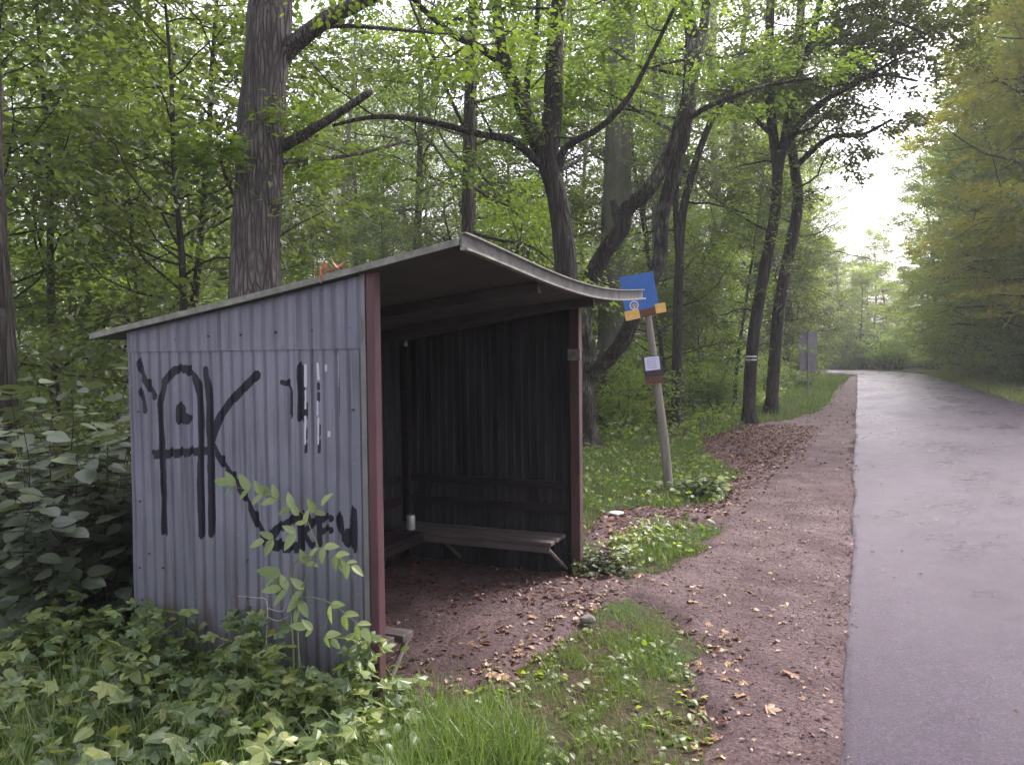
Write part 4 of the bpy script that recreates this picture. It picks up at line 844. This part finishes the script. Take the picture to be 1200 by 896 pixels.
# sapling in front of the wall
def W(px, py, y): return np.array(onY(px, py, y))
def climber(name, label, stems, leaves, mstem, mleaf, seed, base):
    g2 = np.random.default_rng(seed); B = np.array(onY(*base)); B[2] = zpt(B[0], B[1]); e = empty(name, tuple(B), label, 'plant'); w = MB(); lf = MB()
    for pts_, r0, r1 in stems:
        P = smooth_path([W(*p) for p in pts_], 5) - B; w.add(*tube(P, np.linspace(r0, r1, len(P)), 6))
    for (px, py, y, ang, s) in leaves:
        p = W(px, py, y) - B; a = math.radians(ang); f_ = np.array([[math.cos(a), -.25 + g2.normal() * .25, math.sin(a)]])
        nn = np.array([[g2.normal() * .25, -.75 + g2.normal() * .2, .75]])
        scatter(lf, T_LAN, p[None], frames(f_, nn), np.array([s * .95 * g2.uniform(.8, 1.15)]), 0, None, g2)
    obj('stem', w.mesh('stem', mstem, True), e); obj('foliage', lf.mesh('foliage', mleaf), e)
    return e
LB = []
def pinn(x0, y0, x1, y1, yy, n, s):                    # leaflets in pairs along a stalk
    a = math.degrees(math.atan2(-(y1 - y0), x1 - x0))
    for k in range(n):
        t = (k + .6) / n; x = x0 + (x1 - x0) * t; y = y0 + (y1 - y0) * t
        LB.append((x, y, yy, a + 48, s)); LB.append((x, y, yy, a - 48, s))
    LB.append((x1, y1, yy, a, s * 1.1))
pinn(318, 583, 268, 568, 2.72, 3, .085); pinn(352, 602, 318, 580, 2.74, 2, .085); pinn(358, 612, 376, 592, 2.74, 1, .07); pinn(362, 620, 310, 634, 2.70, 2, .085); pinn(368, 628, 350, 604, 2.72, 1, .08)
pinn(372, 634, 398, 655, 2.70, 2, .07); pinn(385, 645, 412, 662, 2.68, 2, .065); pinn(368, 690, 330, 690, 2.72, 2, .10); pinn(345, 665, 320, 680, 2.74, 1, .11); pinn(352, 668, 362, 655, 2.74, 1, .07)
pinn(352, 690, 350, 712, 2.72, 1, .09); pinn(378, 702, 425, 735, 2.68, 3, .075); pinn(376, 740, 360, 736, 2.66, 1, .07); pinn(372, 738, 388, 748, 2.66, 1, .07)
climber('elder_sapling', 'pale green sapling with paired leaflets leaning against the graffitied wall near the maroon post', 
    [([(345, 820, 2.72), (344, 765, 2.72), (341, 705, 2.73), (345, 660, 2.74), (372, 650, 2.72)], .004, .003), ([(352, 820, 2.7), (350, 760, 2.7), (347, 700, 2.72), (350, 672, 2.72)], .004, .002),
     ([(347, 700, 2.72), (372, 650, 2.7), (366, 625, 2.72), (352, 598, 2.74), (318, 582, 2.73), (268, 568, 2.72)], .003, .0015), ([(372, 650, 2.7), (395, 654, 2.68), (412, 662, 2.68)], .002, .0012),
     ([(347, 700, 2.72), (368, 700, 2.70), (390, 708, 2.68), (425, 735, 2.68)], .0025, .0012), ([(388, 714, 2.68), (380, 735, 2.66), (374, 742, 2.66)], .002, .001), ([(345, 665, 2.74), (330, 688, 2.72)], .002, .001)],
    LB, M['stem'], M['leaf_pale'], 91, (345, 850, 2.74))
climber('dry_stalk', 'thin dry straw-coloured stalk in front of the graffitied wall', [([(312, 830, 2.78), (312, 755, 2.8), (313, 706, 2.8), (300, 700, 2.8), (276, 698, 2.8)], .003, .001), ([(313, 722, 2.8), (325, 727, 2.8), (338, 722, 2.8)], .0018, .001), ([(313, 712, 2.8), (330, 716, 2.8), (336, 706, 2.8)], .0018, .001)],
    [(278, 698, 2.8, 160, .015)], M['straw'], M['litter'], 92, (312, 850, 2.8))
LB2 = [(172, 720, 2.9, 20, .05), (178, 722, 2.9, 160, .05), (180, 722, 2.9, -20, .05), (198, 725, 2.9, 10, .05), (190, 726, 2.9, 190, .045), (176, 748, 2.9, 30, .045), (184, 748, 2.9, 170, .045)]
climber('thin_weed', 'thin three-leaved weed before the lower left corner of the graffitied wall', [([(182, 800, 2.9), (180, 750, 2.9), (178, 720, 2.9)], .002, .001), ([(180, 740, 2.9), (195, 726, 2.9)], .0015, .001)], LB2, M['stem'], M['leaf_weed'], 93, (182, 830, 2.9))
# broad pale leaves bottom left
LB3 = [(205, 888, 2.1, 100, .10), (232, 880, 2.1, 60, .09), (176, 893, 2.1, 120, .09)]
# low plant beside the sign pole and the far post
def herb(name, x, y, h, n, label, mat, seed, size=(.05, .09)):
    return shrub(name, x, y, h * .5, h, n, label, seed, size, mat)
p = G(815, 578); q = herb('herb', p.x, p.y, .34, 16, 'low leafy plant at the foot of the leaning bus stop pole', 'leaf_weed', 101, (.05, .10)); q['category'] = 'plant'
p = G(698, 668); q = herb('herb', p.x, p.y, .26, 14, 'small dark leafy plant at the foot of the far shelter post', 'leaf_dark', 102, (.03, .06)); q['category'] = 'plant'
p = G(448, 830); q = herb('herb', p.x - .05, p.y - .06, .26, 9, 'small leafy plant at the foot of the near maroon post', 'leaf_weed', 103, (.04, .07)); q['category'] = 'plant'

# stone and paper
import bmesh
def rock(name, loc, r, mat, label, cat, seed, flat=.6):
    g2 = np.random.default_rng(seed); bm = bmesh.new(); bmesh.ops.create_icosphere(bm, subdivisions=3, radius=1)
    for v_ in bm.verts:
        k = 1 + .18 * math.sin(v_.co.x * 3 + seed) * math.cos(v_.co.y * 4) + g2.normal() * .03; v_.co = Vector((v_.co.x * k * r * 1.2, v_.co.y * k * r, v_.co.z * k * r * flat))
    me = bpy.data.meshes.new(name); bm.to_mesh(me); bm.free(); me.materials.append(mat); o = obj(name, me); o.location = loc; o.rotation_euler.z = seed
    for pl in me.polygons: pl.use_smooth = True
    return tag(o, label, cat)
p = G(689, 728); rock('stone', (p.x, p.y, .015), .042, M['stone'], 'grey stone at the edge of the grass in front of the shelter opening', 'stone', 3)
p = G(722, 603); rock('crumpled_paper', (p.x, p.y, .02), .07, M['white'], 'crumpled whitish paper on the fallen leaves behind the far post', 'litter', 5, .25)

# ------------------------------------------------------------------ haze
hz = MB(); hz.box((0, 180, 17), (640, 460, 37)); m, nt = newmat('haze_air')
pv = nt.nodes.new('ShaderNodeVolumePrincipled'); pv.inputs['Color'].default_value = (.93, .96, 1, 1); pv.inputs['Density'].default_value = .0012; pv.inputs['Anisotropy'].default_value = .2
o_ = nt.nodes.new('ShaderNodeOutputMaterial'); nt.links.new(pv.outputs[0], o_.inputs['Volume'])
HAZE = True
if HAZE: tag(hz.build('haze', m), 'thin pale haze over the far end of the road', 'haze', kind='stuff')

# ------------------------------------------------------------------ light
w = bpy.data.worlds.new('World'); S.world = w; w.use_nodes = True; nt = w.node_tree; nt.nodes.clear()
sk = nt.nodes.new('ShaderNodeTexSky'); sk.sky_type = 'NISHITA'; sk.sun_disc = False; EL, AZ = 48, 25      # sun towards +Y, a little right of the road
sk.sun_elevation = R_(EL); sk.sun_rotation = R_(AZ); sk.air_density = 1.5; sk.dust_density = 4
hs = nt.nodes.new('ShaderNodeHueSaturation'); hs.inputs['Saturation'].default_value = .38; nt.links.new(sk.outputs[0], hs.inputs['Color'])
tn = mixc(nt, 1.0, hs.outputs[0], (1.05, .955, 1.09), 'MULTIPLY')
bg = nt.nodes.new('ShaderNodeBackground'); bg.inputs[1].default_value = .15; nt.links.new(tn, bg.inputs[0])
wo = nt.nodes.new('ShaderNodeOutputWorld'); nt.links.new(bg.outputs[0], wo.inputs[0])
sl = bpy.data.lights.new('sun', 'SUN'); sl.energy = 1.5; sl.angle = R_(18); sl.color = (1, .97, .92)
so = bpy.data.objects.new('sun', sl); COL.objects.link(so)
dv = Vector((math.sin(R_(AZ)) * math.cos(R_(EL)), math.cos(R_(AZ)) * math.cos(R_(EL)), math.sin(R_(EL))))
so.rotation_euler = dv.to_track_quat('Z', 'Y').to_euler()
S.view_settings.view_transform = 'Standard'; S.view_settings.look = 'None'; S.view_settings.gamma = 1; S.view_settings.use_curve_mapping = False
S.view_settings.exposure = 1.95
S.render.engine = 'CYCLES'
S.cycles.max_bounces = 7; S.cycles.diffuse_bounces = 4; S.cycles.transmission_bounces = 4; S.cycles.volume_bounces = 1; S.cycles.transparent_max_bounces = 4
